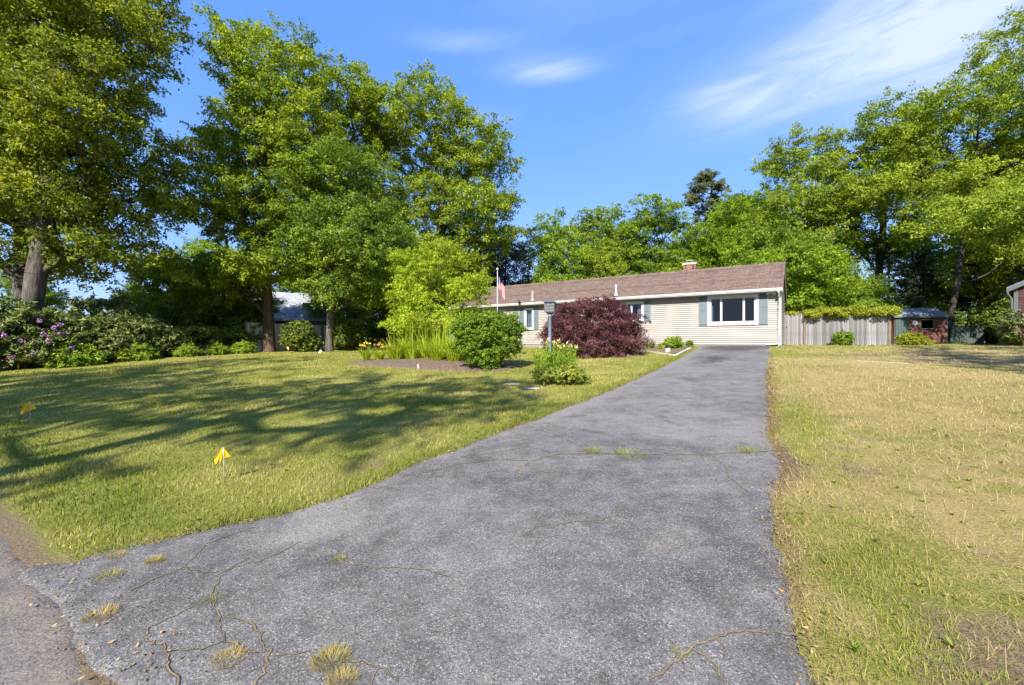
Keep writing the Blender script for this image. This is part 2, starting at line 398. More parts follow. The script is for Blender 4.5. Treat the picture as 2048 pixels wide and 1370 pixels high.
M['drive'] = asphalt_mat('driveway_asphalt', (.064, .0615, .0585), (.150, .144, .137), (.36, .348, .332), .35, (.20, .188, .166))
M['street'] = asphalt_mat('street_asphalt', (.070, .064, .058), (.135, .123, .110), (.27, .25, .23), .60, (.21, .175, .13))


def ground_mat():
    m = bpy.data.materials.new('lawn_ground'); m.use_nodes = True; t = NT(m.node_tree)
    co = t.n('ShaderNodeTexCoord').outputs['Object']
    dry = t.n('ShaderNodeAttribute', attribute_name='dry').outputs['Fac']; soil = t.n('ShaderNodeAttribute', attribute_name='soil').outputs['Fac']
    n_big = t.noise(co, 0.55, 5, 0.6, 0.4); n_mid = t.noise(co, 3.2, 6, 0.65); n_fine = t.noise(co, 38, 4, 0.7); n_hair = t.noise(co, 120, 3, 0.7)
    k = t.m('ADD', t.m('ADD', t.m('MULTIPLY', n_big, .40), t.m('MULTIPLY', n_mid, .35)), t.m('MULTIPLY', n_fine, .25))
    green = t.ramp(k, [(0.33, (.10, .12, .022)), (0.47, (.20, .205, .040)), (0.60, (.29, .27, .075)), (0.72, (.36, .31, .12))])
    straw = t.ramp(k, [(0.32, (.13, .145, .030)), (0.43, (.25, .215, .072)), (0.55, (.35, .275, .115)), (0.68, (.42, .335, .165))])
    dd = t.step(t.m('ADD', dry, t.m('MULTIPLY', t.m('SUBTRACT', n_mid, .5), 1.4)), .2, .8)
    col = t.mix(dd, green, straw)
    earth = t.ramp(n_fine, [(0.3, (.115, .08, .05)), (0.55, (.20, .145, .095)), (0.75, (.30, .235, .165))])
    ss = t.step(t.m('ADD', soil, t.m('MULTIPLY', t.m('SUBTRACT', t.m('ADD', t.m('MULTIPLY', n_mid, .5), t.m('MULTIPLY', n_fine, .5)), .5), 2.0)), .30, .85)
    col = t.mix(ss, col, earth)
    col = t.mix(t.m('MULTIPLY', t.step(n_hair, .58, .35), .45), col, t.mix(0.5, col, (.04, .045, .015)))
    b = t.n('ShaderNodeBsdfPrincipled', {'Base Color': col, 'Roughness': 0.95, 'Specular IOR Level': 0.1})
    hh = t.m('ADD', t.m('MULTIPLY', n_fine, 1.0), t.m('MULTIPLY', n_hair, .5))
    bp = t.n('ShaderNodeBump', {'Strength': 0.9, 'Distance': 0.03, 'Height': hh}); t.put(b.inputs['Normal'], bp.outputs[0])
    t.n('ShaderNodeOutputMaterial', {'Surface': b.outputs[0]})
    return m


M['ground'] = ground_mat()


def roof_mat(name, c0, c1, c2, bw, rh):
    m = bpy.data.materials.new(name); m.use_nodes = True; t = NT(m.node_tree)
    co = t.n('ShaderNodeTexCoord').outputs['Object']
    br = t.n('ShaderNodeTexBrick', {'Vector': co, 'Color1': c4(c0), 'Color2': c4(c1), 'Mortar': c4(tuple(x * .45 for x in c0)), 'Scale': 1.0, 'Mortar Size': .008, 'Bias': 0.0, 'Brick Width': bw, 'Row Height': rh})
    br2 = t.n('ShaderNodeTexBrick', {'Vector': co, 'Color1': c4(.75), 'Color2': c4(1.2), 'Mortar': c4(.8), 'Scale': 1.0, 'Mortar Size': .0, 'Brick Width': bw * .37, 'Row Height': rh})
    col = t.mix(1.0, br.outputs['Color'], br2.outputs['Color'], 'MULTIPLY')
    col = t.mix(t.m('MULTIPLY', t.step(t.noise(co, 1.2, 5), .4, .7), .4), col, c2)
    b = t.n('ShaderNodeBsdfPrincipled', {'Base Color': col, 'Roughness': .9, 'Specular IOR Level': .15})
    bp = t.n('ShaderNodeBump', {'Strength': .8, 'Distance': .006, 'Height': t.noise(co, 60, 3)}); t.put(b.inputs['Normal'], bp.outputs[0])
    t.n('ShaderNodeOutputMaterial', {'Surface': b.outputs[0]})
    return m


M['roof'] = roof_mat('brown_shingle', (.125, .088, .072), (.175, .124, .101), (.155, .113, .092), .32, .13)
M['nroof'] = roof_mat('neighbour_shingle', (.24, .25, .27), (.36, .37, .39), (.33, .34, .36), .32, .14)

# ------------------------------------------------------------------ ground, street, drive
def axis(segments):
    out = []
    for a, b, st in segments: out += list(np.arange(a, b - 1e-6, st))
    out.append(segments[-1][1]); return np.array(out)


ua = axis([(-900, -100, 100), (-100, -20, 10), (-20, -1, 1), (-1, 8, .15), (8, 26, .25), (26, 70, 2), (70, 200, 13), (200, 900, 100)])
va = axis([(-900, -100, 100), (-100, -20, 8), (-20, -6, .5), (-6, 8, .15), (8, 34, .3), (34, 90, 4), (90, 200, 11), (200, 900, 100)])
UU, VV = np.meshgrid(ua, va, indexing='ij')
XX, YY = W(UU, VV)
ZZ = gz_uv(UU, VV)
lawn = (UU > 1.0) & (UU < 40) & (VV > -20) & (VV < 34)
ZZ = ZZ + np.where(lawn, 0.05 * (fbm(XX, YY, .35, 2) - .5), 0) - np.where(UU < 1.0, .004, 0)
ZZ = ZZ - np.where(on_drive(UU, VV, -.06) & (UU > 1.0), .05, 0) - np.where((UU < street_edge(VV) - .15), .05, 0)


def blob(u, v, cu, cv, ru, rv): return np.exp(-(((u - cu) / ru) ** 2 + ((v - cv) / rv) ** 2))


def dry_map(u, v):
    d = np.clip(.74 - v * .3, 0, .80) * (u < 24) + .22 * np.exp(-((u - .9) / .8) ** 2)
    d = d + .35 * blob(u, v, 12, 5, 5, 1.4) + .25 * np.exp(-((v - np.interp(u, LE_U, LE_V)) / .35) ** 2) * (v > 2)
    d = d - .40 * np.exp(-((v - np.interp(u, RE_U, RE_V) + .45) / .4) ** 2) * (u < 9) - .35 * blob(u, v, 20.5, -.5, 2, 2)
    return d + np.where(v < 1.5, 1.5, .6) * (fbm(u, v, .55, 6) - .46)


def soil_map(u, v):
    s = .85 * blob(u, v, 19.0, -2.4, 1.1, 2.3) + .75 * blob(u, v, 17.0, -3.9, .9, 2.0)
    s = s + .95 * np.clip(1 - np.abs(u - .70) / .26, 0, 1) + .3 * (u < .7) + .55 * blob(u, v, 2.8, 3.85, .9, .40) + .45 * blob(u, v, 3.6, 4.3, .6, .5)
    s = s + .45 * blob(u, v, 2.7, -.9, .7, .45) + .25 * blob(u, v, 3.6, -1.2, .9, .6) + .7 * np.exp(-((v - np.interp(u, RE_U, RE_V) + .05) / .12) ** 2) * (u < 20)
    s = s + .6 * blob(u, v, 20.5, 5, 2.2, 1.0) + .5 * blob(u, v, 2.3, 6.8, .5, 1.3)
    s = s + .5 * np.exp(-((v - 28.6) / .8) ** 2)
    s = s + .40 * np.clip((6.5 - u) / 3.5, 0, 1) * np.clip((-.15 - v) / .4, 0, 1) - .5 * blob(u, v, 3.9, -.35, .9, .28)
    return s + (1.3 * (fbm(u, v, 2.2, 4) - .50) + .9 * (fbm(u, v, .7, 1) - .5)) * (v < 1) + .3 * (fbm(u, v, 1.1, 5) - .68) * (v >= 1)


nu, nv = UU.shape
idx = np.arange(nu * nv).reshape(nu, nv)
F = np.stack([idx[:-1, :-1], idx[1:, :-1], idx[1:, 1:], idx[:-1, 1:]], -1).reshape(-1, 4)
g = link('ground', mesh_np('ground', np.stack([XX, YY, ZZ], -1).reshape(-1, 3), F, M['ground'], smooth=True,
         attrs={'dry': dry_map(UU, VV).ravel(), 'soil': soil_map(UU, VV).ravel()}))
tag(g, kind='structure')


def sheet(name, m, us, lo, hi, n, lift, skirt=0.03, attrs=None):
    """strip of ground between v=lo(u) and v=hi(u), lifted off the ground, with a small edge turned down"""
    us = np.asarray(us); t = np.linspace(0, 1, n)
    U2 = np.repeat(us[:, None], n, 1); V2 = lo(us)[:, None] * (1 - t) + hi(us)[:, None] * t
    x, y = W(U2, V2); z = gz_uv(U2, V2) + lift
    z[:, 0] -= skirt; z[:, -1] -= skirt
    i = np.arange(len(us) * n).reshape(len(us), n)
    Fq = np.stack([i[:-1, :-1], i[:-1, 1:], i[1:, 1:], i[1:, :-1]], -1).reshape(-1, 4)
    a = {k: f(U2, V2).ravel() for k, f in (attrs or {}).items()}
    return link(name, mesh_np(name, np.stack([x, y, z], -1).reshape(-1, 3), Fq, m, attrs=a))


def drive_wash(u, v):
    return .85 * blob(u, v, 2.0, 3.1, .55, .45) + .6 * np.exp(-((v - np.interp(u, LE_U, LE_V)) / .3) ** 2) * (u > 2) + .35 * blob(u, v, 3.6, .35, .5, .25) + .50 * np.clip((u - 5.2) / .5, 0, 1) + .25 * np.exp(-((u - .8) / .3) ** 2)


def drive_dark(u, v):
    return .42 * blob(u, v, 6.7, 1.6, 1.2, .7) + .55 * blob(u, v, 10.6, 2.1, 2.0, .6) + .75 * blob(u, v, 16.0, 2.4, 2.8, .7) + 1.1 * blob(u, v, 21.8, 2.3, 2.3, 1.8) + .5 * blob(u, v, 5.6, .45, .45, .35) + .4 * blob(u, v, 3.9, 1.4, .6, .9) + .55 * blob(u, v, 2.2, .15, .7, .35) + .35 * blob(u, v, 1.9, 1.1, .5, .6) - .15


du = axis([(.60, 6, .04), (6, 22.9, .12)])
drive = sheet('driveway', M['drive'], du, redge, ledge, 60, .018, attrs={'wash': drive_wash, 'dark': drive_dark}); tag(drive, kind='structure')
# the mouth of the drive is ragged too: push the first rows up and down
me = drive.data; co = np.empty(len(me.vertices) * 3, np.float32); me.vertices.foreach_get('co', co); co = co.reshape(-1, 3)
uu, vv = UV(co[:, 0], co[:, 1]); k = np.clip((1.2 - uu) / .6, 0, 1); du_ = k * .22 * (fbm(vv, vv * 0 + 4, 1.6, 2) - .35 + .35 * (fbm(vv, vv * 0, 6, 1) - .5))
co[:, 0] += NX * du_; co[:, 1] += NY * du_; co[:, 2] -= np.where(uu < .61, .02, 0); me.vertices.foreach_set('co', co.ravel()); me.update()

sv = axis([(-60, -8, 2), (-8, 12, .08), (12, 80, 2)])
su = np.concatenate([np.linspace(-7, 0, 8), np.linspace(.1, 1, 10)])
U2 = np.repeat(su[:, None], len(sv), 1); V2 = np.repeat(sv[None], len(su), 0)
U2 = np.where(U2 > 0, U2 * street_edge(V2), U2); X2, Y2 = W(U2, V2); Z2 = np.full_like(X2, .004) + .05 * np.clip(-U2 / 7, 0, 1); Z2[-1] -= .03
i = np.arange(U2.size).reshape(U2.shape); Fq = np.stack([i[:-1, :-1], i[1:, :-1], i[1:, 1:], i[:-1, 1:]], -1).reshape(-1, 4)
street = link('street', mesh_np('street', np.stack([X2, Y2, Z2], -1).reshape(-1, 3), Fq, M['street'], attrs={'wash': (.75 * np.exp(-((U2 - .6) / .35) ** 2)).ravel(), 'dark': np.full(U2.size, -.2)}))
tag(street, kind='structure')

# sand-filled cracks in the drive, in lot coordinates (u, v)
cracks = [
    [(3.67, 2.38), (4.04, 2.43), (4.36, 2.30), (4.61, 1.98), (4.74, 1.56), (4.92, 1.18), (5.13, .81), (5.40, .45), (5.62, .18)],
    [(2.59, 1.64), (2.77, 1.60), (2.94, 1.46), (3.08, 1.28), (3.24, 1.17), (3.43, 1.19)],
    [(1.76, 2.62), (1.74, 2.44), (1.80, 2.27), (1.89, 2.09), (1.96, 1.90), (1.97, 1.75)],
    [(1.84, .52), (1.98, .46), (2.12, .42), (2.26, .33), (2.34, .24), (2.40, .11), (2.45, 0)],
    [(2.11, .41), (2.08, .33), (2.0, .26), (1.85, .22)], [(2.26, .33), (2.2, .27), (2.13, .27)],
    [(1.46, 3.06), (1.26, 3.02), (1.15, 2.82), (1.08, 2.56), (1.0, 2.35)],
    [(.85, 2.81), (.94, 2.80), (1.03, 2.81), (1.14, 2.79)], [(1.09, 2.55), (1.14, 2.29), (1.09, 2.09), (1.01, 1.99), (.86, 1.9)],
    [(.90, 3.29), (1.01, 3.34), (1.18, 3.31), (1.26, 3.07)], [(.85, 2.81), (.80, 2.70), (.82, 2.53), (.95, 2.37), (1.0, 2.35)],
    [(3.67, 2.38), (3.66, 2.20), (3.51, 2.06)], [(3.9, 2.44), (3.8, 2.1), (3.9, 1.95)],
    [(1.07, 2.06), (1.19, 1.92), (1.18, 1.82), (1.30, 1.56), (1.29, 1.42)], [(1.3, 1.56), (1.15, 1.5), (1.05, 1.3)],
    [(4.36, 2.30), (4.5, 2.7), (4.75, 2.95), (4.7, 3.3)], [(4.61, 1.98), (4.95, 2.4), (5.2, 2.9), (5.4, 3.3)], [(4.04, 2.43), (3.9, 2.8), (3.6, 3.05), (3.2, 3.2)],
    [(4.5, 2.7), (4.1, 2.95), (3.8, 3.2)], [(1.18, 3.31), (1.4, 3.55), (1.7, 3.5)], [(1.26, 3.07), (1.5, 2.95), (1.75, 2.95)],
    [(5.13, .81), (4.8, .6), (4.5, .55), (4.2, .35)], [(1.0, 2.35), (1.02, 2.2), (1.09, 2.09)], [(.82, 2.53), (.75, 2.2), (.86, 1.9)]]
cg = np.random.default_rng(11)
for ci, pl in enumerate(cracks):
    P = np.array(pl); seg = np.r_[0, np.cumsum(np.hypot(*np.diff(P, axis=0).T))]
    n = max(6, int(seg[-1] / .025)); s = np.linspace(0, seg[-1], n); u = np.interp(s, seg, P[:, 0]); v = np.interp(s, seg, P[:, 1])
    u = u + .045 * (fbm(s, s * 0 + ci * 7, 6, 1) - .5) * 2 * np.sin(np.pi * np.linspace(0, 1, n)) + .006 * cg.normal(size=n); v = v + .006 * cg.normal(size=n) + .03 * (fbm(s, s * 0 + ci * 3 + 40, 7, 2) - .5)
    hw = (.0015 + .0085 * fbm(s, s * 0 + ci, 7, 3) ** 1.5) * np.clip(np.sin(np.pi * np.linspace(.04, .96, n)) * 3, .25, 1) * (2.2 if ci == 0 else 1.0 if ci == 3 else .72)
    tu, tv = np.gradient(u), np.gradient(v); l = np.hypot(tu, tv) + 1e-6; nu_, nv_ = -tv / l, tu / l
    A = W(u + nu_ * hw, v + nv_ * hw); B = W(u - nu_ * hw, v - nv_ * hw); z = gz_uv(u, v) + .0215
    V = np.concatenate([np.stack([*A, z], -1), np.stack([*B, z], -1)]); i = np.arange(n - 1)
    ck = link('crack', mesh_np('crack', V, np.stack([i, i + 1, i + 1 + n, i + n], -1), M['sand']), drive)
    hl = hw * 1.15 + .0022; A = W(u + nu_ * hl, v + nv_ * hl); B = W(u - nu_ * hl, v - nv_ * hl); z = z - .0015      # the broken dark lip of the crack
    link('crack_lip', mesh_np('crack_lip', np.concatenate([np.stack([*A, z], -1), np.stack([*B, z], -1)]), np.stack([i, i + 1, i + 1 + n, i + n], -1), M['lip']), ck)

# ------------------------------------------------------------------ vegetation kit
def unit(a): return a / (np.linalg.norm(a, axis=-1, keepdims=True) + 1e-9)


def leaves(rs, P, size, up=.5, out=None, droop=.25, width=.55, var=None, sizevar=.35, fold=.18, tri=False):
    """kite-shaped leaves, folded on the midrib, one at every point of P"""
    n = len(P)
    nrm = rs.normal(size=(n, 3)) * .55
    nrm[:, 2] += up
    if out is not None: nrm += out * .6
    nrm = unit(nrm)
    ax = rs.normal(size=(n, 3)); ax[:, 2] -= droop
    if out is not None: ax += out * .5
    ax = unit(ax - nrm * (ax * nrm).sum(1, keepdims=True)); sd_ = np.cross(nrm, ax)
    L = (size * (1 + sizevar * (rs.random(n) * 2 - 1)))[:, None]; Wd = L * width
    if tri:                                    # far away: one three-cornered blade per leaf
        V = np.stack([P - ax * L * .5 + sd_ * Wd * .30, P - ax * L * .12 - sd_ * Wd * .62, P + ax * L * .55 + sd_ * Wd * .1], 1).reshape(-1, 3)
        return V, np.arange(3 * n).reshape(-1, 3), (rs.random(n) if var is None else var)
    a = P - ax * L * .5; tip = P + ax * L * .5; b = P + sd_ * Wd * .5 - nrm * L * fold - ax * L * .05; c = P - sd_ * Wd * .5 - nrm * L * fold - ax * L * .05
    V = np.stack([a, b, tip, c], 1).reshape(-1, 3); i = np.arange(n) * 4
    F = np.stack([np.stack([i, i + 1, i + 2], -1), np.stack([i, i + 2, i + 3], -1)], 1).reshape(-1, 3)
    if var is None: var = rs.random(n)
    return V, F, np.repeat(var, 2)


def join(parts):
    Vs, Fs, vs, o = [], [], [], 0
    for V, F, v in parts: Vs.append(V); Fs.append(F + o); vs.append(v); o += len(V)
    return np.concatenate(Vs), np.concatenate(Fs), np.concatenate(vs)


def frustums(A, B, ra, rb, sides):
    d = unit(B - A); ref = np.where(np.abs(d[:, 2:3]) > .9, [[1., 0, 0]], [[0, 0, 1.]]); a = unit(np.cross(d, ref)); b = np.cross(d, a)
    t = 2 * np.pi * np.arange(sides) / sides; ring = a[:, None] * np.cos(t)[None, :, None] + b[:, None] * np.sin(t)[None, :, None]
    V = np.concatenate([A[:, None] + ring * ra[:, None, None], B[:, None] + ring * rb[:, None, None]], 1)
    n = len(A); base = (np.arange(n) * 2 * sides)[:, None]; j = np.arange(sides)[None]; j2 = (j + 1) % sides
    F = np.stack([base + j, base + j2, base + sides + j2, base + sides + j], -1)
    return V.reshape(-1, 3), F.reshape(-1, 4)


def sublobes(rs, lobes, k=9, f=.50):
    """break every big lobe into smaller ones so that the outline is uneven and gaps open between them"""
    out = []
    for (cx, cy, cz, rx, ry, rz) in lobes:
        n = k if rx > 2 else max(3, k - 3); d = unit(rs.normal(size=(n, 3)) + [0, -.15, .1]); out.append((cx, cy, cz, rx * .62, ry * .62, rz * .62))
        for j in range(n):
            g = f * rs.uniform(.75, 1.2); out.append((cx + d[j, 0] * rx * (1.02 - g * .6), cy + d[j, 1] * ry * (1.02 - g * .6), cz + d[j, 2] * rz * (1.02 - g * .6), rx * g, ry * g, rz * g * .85))
    return out


def cluster_points(rs, lobes, spacing, inner=.5, low=-1.0):
    pts = []
    for (cx, cy, cz, rx, ry, rz) in lobes:
        area = 4 * math.pi * ((rx * ry) ** 1.6 / 3 + (rx * rz) ** 1.6 / 3 + (ry * rz) ** 1.6 / 3) ** (1 / 1.6)
        n = int(area / spacing ** 2 * 2.2) + 4
        d = unit(rs.normal(size=(n, 3))); d = d[d[:, 2] > low]
        r = inner + (1 - inner) * rs.random(len(d)) ** .6
        pts.append(np.array([cx, cy, cz]) + d * r[:, None] * [rx, ry, rz])
    P = np.concatenate(pts); P = P[rs.permutation(len(P))]; keep = np.zeros((0, 3))
    for p in P:
        if len(keep) == 0 or (((keep - p) * [1, 1, 1.35]) ** 2).sum(1).min() > (spacing * .8) ** 2: keep = np.vstack([keep, p])
    return keep


def skeleton(rs, trunk, trunk_r, centers, gnarl=.12):
    """limbs from the trunk to every leaf cluster; radii follow the number of clusters each limb carries"""
    pos = [np.array(p, float) for p in trunk]; par = [-1] + list(range(len(trunk) - 1)); tips = []
    T = np.array(trunk, float); order = np.argsort([np.min(np.linalg.norm(T - c, axis=1)) for c in centers])
    for ci in order:
        c = centers[ci]; Pn = np.array(pos); d = np.linalg.norm(Pn - c, axis=1)
        cost = d + 1.6 * np.maximum(0, Pn[:, 2] - (c[2] - .35 * d)); cost[0] += 4
        k = int(np.argmin(cost)); p0 = Pn[k]; L = d[k]; n = max(2, int(L / .7))
        mid = (p0 + c) / 2 + np.array([0, 0, -.06 * L]) + rs.normal(size=3) * gnarl * L
        last = k
        for t in np.linspace(0, 1, n + 1)[1:]:
            q = (1 - t) ** 2 * p0 + 2 * t * (1 - t) * mid + t * t * c
            if t < 1: q = q + rs.normal(size=3) * .04 * min(L, 2)
            pos.append(q); par.append(last); last = len(pos) - 1
        tips.append(last)
    pos = np.array(pos); par = np.array(par); cnt = np.zeros(len(pos)); cnt[tips] = 1
    for i in range(len(pos) - 1, 0, -1): cnt[par[i]] += cnt[i]
    r = np.maximum(.012, trunk_r * (np.maximum(cnt, .6) / cnt[0]) ** .48)
    nt = len(trunk); r[:nt] = np.maximum(r[:nt], trunk_r * np.linspace(1, .22, nt)); r[0] *= 1.35
    e = np.arange(1, len(pos)); pa = par[e]; ra = np.minimum(r[pa], r[e] * np.where(e < nt, 1.6, 1.2))
    big = r[e] > .05
    out = [frustums(pos[pa[big]], pos[e[big]], ra[big], r[e[big]], 9)]
    if (~big).any(): out.append(frustums(pos[pa[~big]], pos[e[~big]], ra[~big], r[e[~big]], 4))
    V = np.concatenate([o[0] for o in out]); Fs = [out[0][1]] + [o[1] + len(out[0][0]) for o in out[1:]]
    return V, np.concatenate(Fs)


def foliage(rs, centers, R_, per, size, flat=.55, up=.5, droop=.25, width=.55, mid=None, tri=False, spray=True, hang=.15, k=7):
    """leaf clusters: every cluster is a handful of leafy twigs that fan outwards, so that gaps stay open between them"""
    n = len(centers); Rr = R_ * (.7 + .6 * rs.random(n)); cnt = np.maximum(8, (per * (Rr / R_) ** 2).astype(int))
    cid = np.repeat(np.arange(n), cnt); m = len(cid)
    c0 = mid if mid is not None else centers.mean(0); od = unit((centers - c0) * [1, 1, .7])
    if spray:
        sub = rs.integers(0, k, m); sd_ = unit(rs.normal(size=(n, k, 3)) * [1, 1, flat] + .55 * od[:, None]); sl = rs.uniform(.6, 1.25, (n, k)); org = rs.normal(size=(n, k, 3)) * .22 * [1, 1, flat]
        t = rs.random(m) ** .75; ax = sd_[cid, sub]; off = org[cid, sub] + ax * (t * sl[cid, sub])[:, None] + rs.normal(size=(m, 3)) * (.10 + .13 * (1 - t))[:, None] * [1, 1, .6]
        off[:, 2] -= hang * t * t * sl[cid, sub]; off = off * Rr[cid][:, None]; out = unit(ax + .8 * rs.normal(size=(m, 3)) + .4 * od[cid])
        cv = np.clip(.5 + .17 * rs.normal(size=(n, 1)) + .14 * rs.normal(size=(n, k)), .05, .95)[cid, sub]
    else:
        d = unit(rs.normal(size=(m, 3))); off = d * (rs.random(m) ** .45 * Rr[cid])[:, None] * [1, 1, flat]; out = unit(unit(off) + .6 * od[cid]); cv = np.clip(.5 + .2 * rs.normal(size=n), .08, .92)[cid]
    var = np.clip(cv + .20 * rs.normal(size=m), 0, 1)
    return leaves(rs, centers[cid] + off, size, up, out, droop, width, var, tri=tri)


def trunk_line(rs, H, lean=(0, 0), wob=.25, n=9):
    t = np.linspace(0, 1, n); p = np.stack([lean[0] * t + wob * np.cumsum(rs.normal(size=n)) * .35 * (t > 0), lean[1] * t + wob * np.cumsum(rs.normal(size=n)) * .35 * (t > 0), H * t - .15 * (t == 0)], -1)
    return p


def tree_meshes(seed, lobes, H_trunk, trunk_r, spacing, R_, per, size, leafm, barkm, lean=(0, 0), flat=.55, inner=.5, low=-1.0, up=.5, droop=.25, width=.55, wob=.25):
    rs = np.random.default_rng(seed); cen = cluster_points(rs, sublobes(rs, lobes), spacing, inner, low); cen = cen[cen[:, 2] > .3]
    tv, tf = skeleton(rs, trunk_line(rs, H_trunk, lean, wob), trunk_r, cen)
    mid = np.average(np.array([l[:3] for l in lobes]), axis=0, weights=[l[3] * l[4] * l[5] for l in lobes])
    V, F, va_ = foliage(rs, cen, R_, per, size, flat, up, droop, width, mid, True)
    return mesh_np('trunk', tv, tf, M[barkm], smooth=True), mesh_np('crown', V, F, M[leafm], va_)


def tree(name, label, x, y, meshes, group=None, scale=1.0, rotz=0.0, cat='tree', z=None, squash=1.0):
    root = thing(name, label, cat, (x, y, float(gz(x, y)) if z is None else z), rotz, group)
    root.scale = (scale, scale, scale * squash)
    link('trunk', meshes[0], root); link('crown', meshes[1], root)
    return root


# ------------------------------------------------------------------ tall trees on the left
G_L = 'tall trees along the left boundary'
tree('oak_tree', 'huge oak at the left edge, its crown running out of the top of the picture', -22.0, 19.6,
     tree_meshes(21, [(.6, 1, 16.8, 4.6, 3.8, 3.8), (2.2, .8, 11.8, 3.2, 3.2, 2.9), (-2.6, .8, 12, 3.6, 3.4, 3.6), (1.9, .8, 8.0, 3.9, 2.8, 1.5), (-1.5, .2, 8.4, 2.8, 2.2, 1.5), (1.6, 1.6, 5.8, 2.9, 2.2, .8)],
                 17, .38, 1.30, .98, 370, .165, 'oak', 'bark', (.6, .5), .7, .5, width=.6), G_L)
tree('oak_tree', 'second oak trunk just left of the huge oak, cut by the left edge', -24.6, 21.6,
     tree_meshes(22, [(-2, 0, 15, 4.5, 4.5, 5), (-3, 0, 9, 4, 4, 3), (.5, .5, 9.5, 3, 3, 2.5), (.5, 1.5, 6, 3, 2.5, 1.3)], 16, .32, 1.45, 1.05, 280, .175, 'oak', 'bark', (-.8, .3), .55, .5, width=.62), G_L)
tree('maple_tree', 'tallest tree left of centre, brown trunk in front of the grey board fence', -15.4, 27.6,
     tree_meshes(23, [(.2, 0, 17.9, 3.0, 3.4, 3.7), (-.8, 0, 14.2, 3.2, 3.6, 3.2), (1.9, 0, 13.6, 3.0, 3.6, 3.2), (-2.0, -1, 9.6, 3.3, 3.4, 2.6), (1.2, -1, 9.0, 3.2, 3.2, 2.6), (-2.6, -1.2, 5.4, 2.2, 2.4, 1.5), (.2, -1, 5.6, 2.6, 2.6, 1.3)],
                 18, .32, 1.26, .96, 390, .165, 'tall', 'bark_brown', (-.2, 0), .7, .5, width=.62), G_L, .955)
tree('maple_tree', 'narrow tall tree right of the tallest one, its top a step lower', -12.2, 33.4,
     tree_meshes(24, [(.2, 0, 17.0, 3.0, 3.0, 3.8), (0, 0, 12, 3.8, 3.8, 3.6), (-.6, 0, 7.5, 3.8, 3.6, 3)], 17, .28, 1.34, 1.02, 350, .18, 'tall', 'bark', (.4, 0), .7, .5, width=.62), G_L)
tree('maple_tree', 'broad rounded tall tree, rightmost of the left group, beside the open sky', -5.6, 35.4,
     tree_meshes(25, [(-2.2, 0, 17.4, 3.9, 3.8, 4.3), (1.5, 0, 14.2, 3.7, 3.8, 3.8), (2.3, -.4, 10.3, 3.4, 3.6, 2.9), (-2.4, 0, 10.5, 4.2, 4, 3.6), (-1, -.5, 6, 4, 3.8, 2.4)], 17, .32, 1.32, 1.02, 360, .18, 'tall', 'bark', (-.6, 0), .7, .5, width=.62), G_L)
tree('maple_tree', 'medium dense green maple standing below the tall trees by the fence', -11.0, 26.2,
     tree_meshes(26, [(.3, 0, 9.4, 3.2, 2.9, 2.7), (-1.3, -.5, 6.6, 2.7, 2.7, 2.0), (2.2, -.5, 6.6, 2.7, 2.7, 2.1), (3.2, 0, 4.2, 2.0, 2, 1.5), (.4, 0, 4.4, 2.8, 2.4, 1.2)], 9.5, .19, 1.05, .82, 300, .14, 'deep', 'bark', (.4, 0), .5, .5, width=.62), G_L)
tree('japanese_maple', 'yellow green feathery maple beside the left end of the brown roof', -3.35, 19.3,
     tree_meshes(27, [(-.2, 0, 3.9, 1.35, 1.4, 1.5), (1.05, .1, 2.9, 1.15, 1.2, 1.0), (-1.25, -.1, 2.7, 1.2, 1.3, 1.0), (0, -.1, 1.75, 1.75, 1.5, .8)], 3.8, .08, .50, .42, 200, .09, 'yellow', 'bark', (0, 0), .5, .5, wob=.08, up=.35, droop=.5, width=.5))

# ------------------------------------------------------------------ woods behind the house
def generic(seed, leafm, barkm='bark', per=330, size=.195):
    rs = np.random.default_rng(seed); lob = []
    for k in range(6):
        a = rs.random() * 6.28; lob.append((1.9 * math.cos(a), 1.9 * math.sin(a), 5.2 + 1.15 * k, 2.9 - .14 * k, 2.9 - .14 * k, 2.0))
    lob.append((0, 0, 12.4, 2.3, 2.3, 2.0)); lob.append((0, 0, 4.2, 3.2, 3.2, 1.5))
    return tree_meshes(seed, lob, 11, .22, 1.36, 1.05, per, size, leafm, barkm, (0, 0), .65, .5, width=.62)


GA = generic(41, 'bright'); GB = generic(42, 'bright'); GC = generic(43, 'deep'); GD = generic(44, 'tall')
G_B = 'trees standing behind the brown roof'
for lab, x, y, h, rz, ms in (
        ('rounded bright tree behind the roof, right of the flagpole', 3.6, 41, 12.2, .3, GA),
        ('paler taller crown behind the roof just right of the roof midpoint', 9.6, 47, 14.6, 1.3, GC),
        ('broad bright tree rising left of the dark pine', 14.6, 45, 15.0, 2.2, GB),
        ('low tree behind the brick chimney', 18.3, 43, 12.0, 3.4, GA),
        ('bright green tree immediately right of the dark pine', 23.8, 44.5, 15.6, 4.6, GB),
        ('small tree filling the gap behind the left half of the roof', 8.0, 40, 9.6, 5.2, GD),
        ('tree behind the right end of the brown roof', 21.5, 37, 10.5, .9, GA)):
    tree('deciduous_tree', lab, x, y, ms, G_B, h / 14.4, rz)
tree('purple_beech', 'dark purple leaved tree peeping above the left end of the roof', -.9, 40.5, generic(45, 'purple', 'bark_dark', 160), None, 10.6 / 14.4, 0)

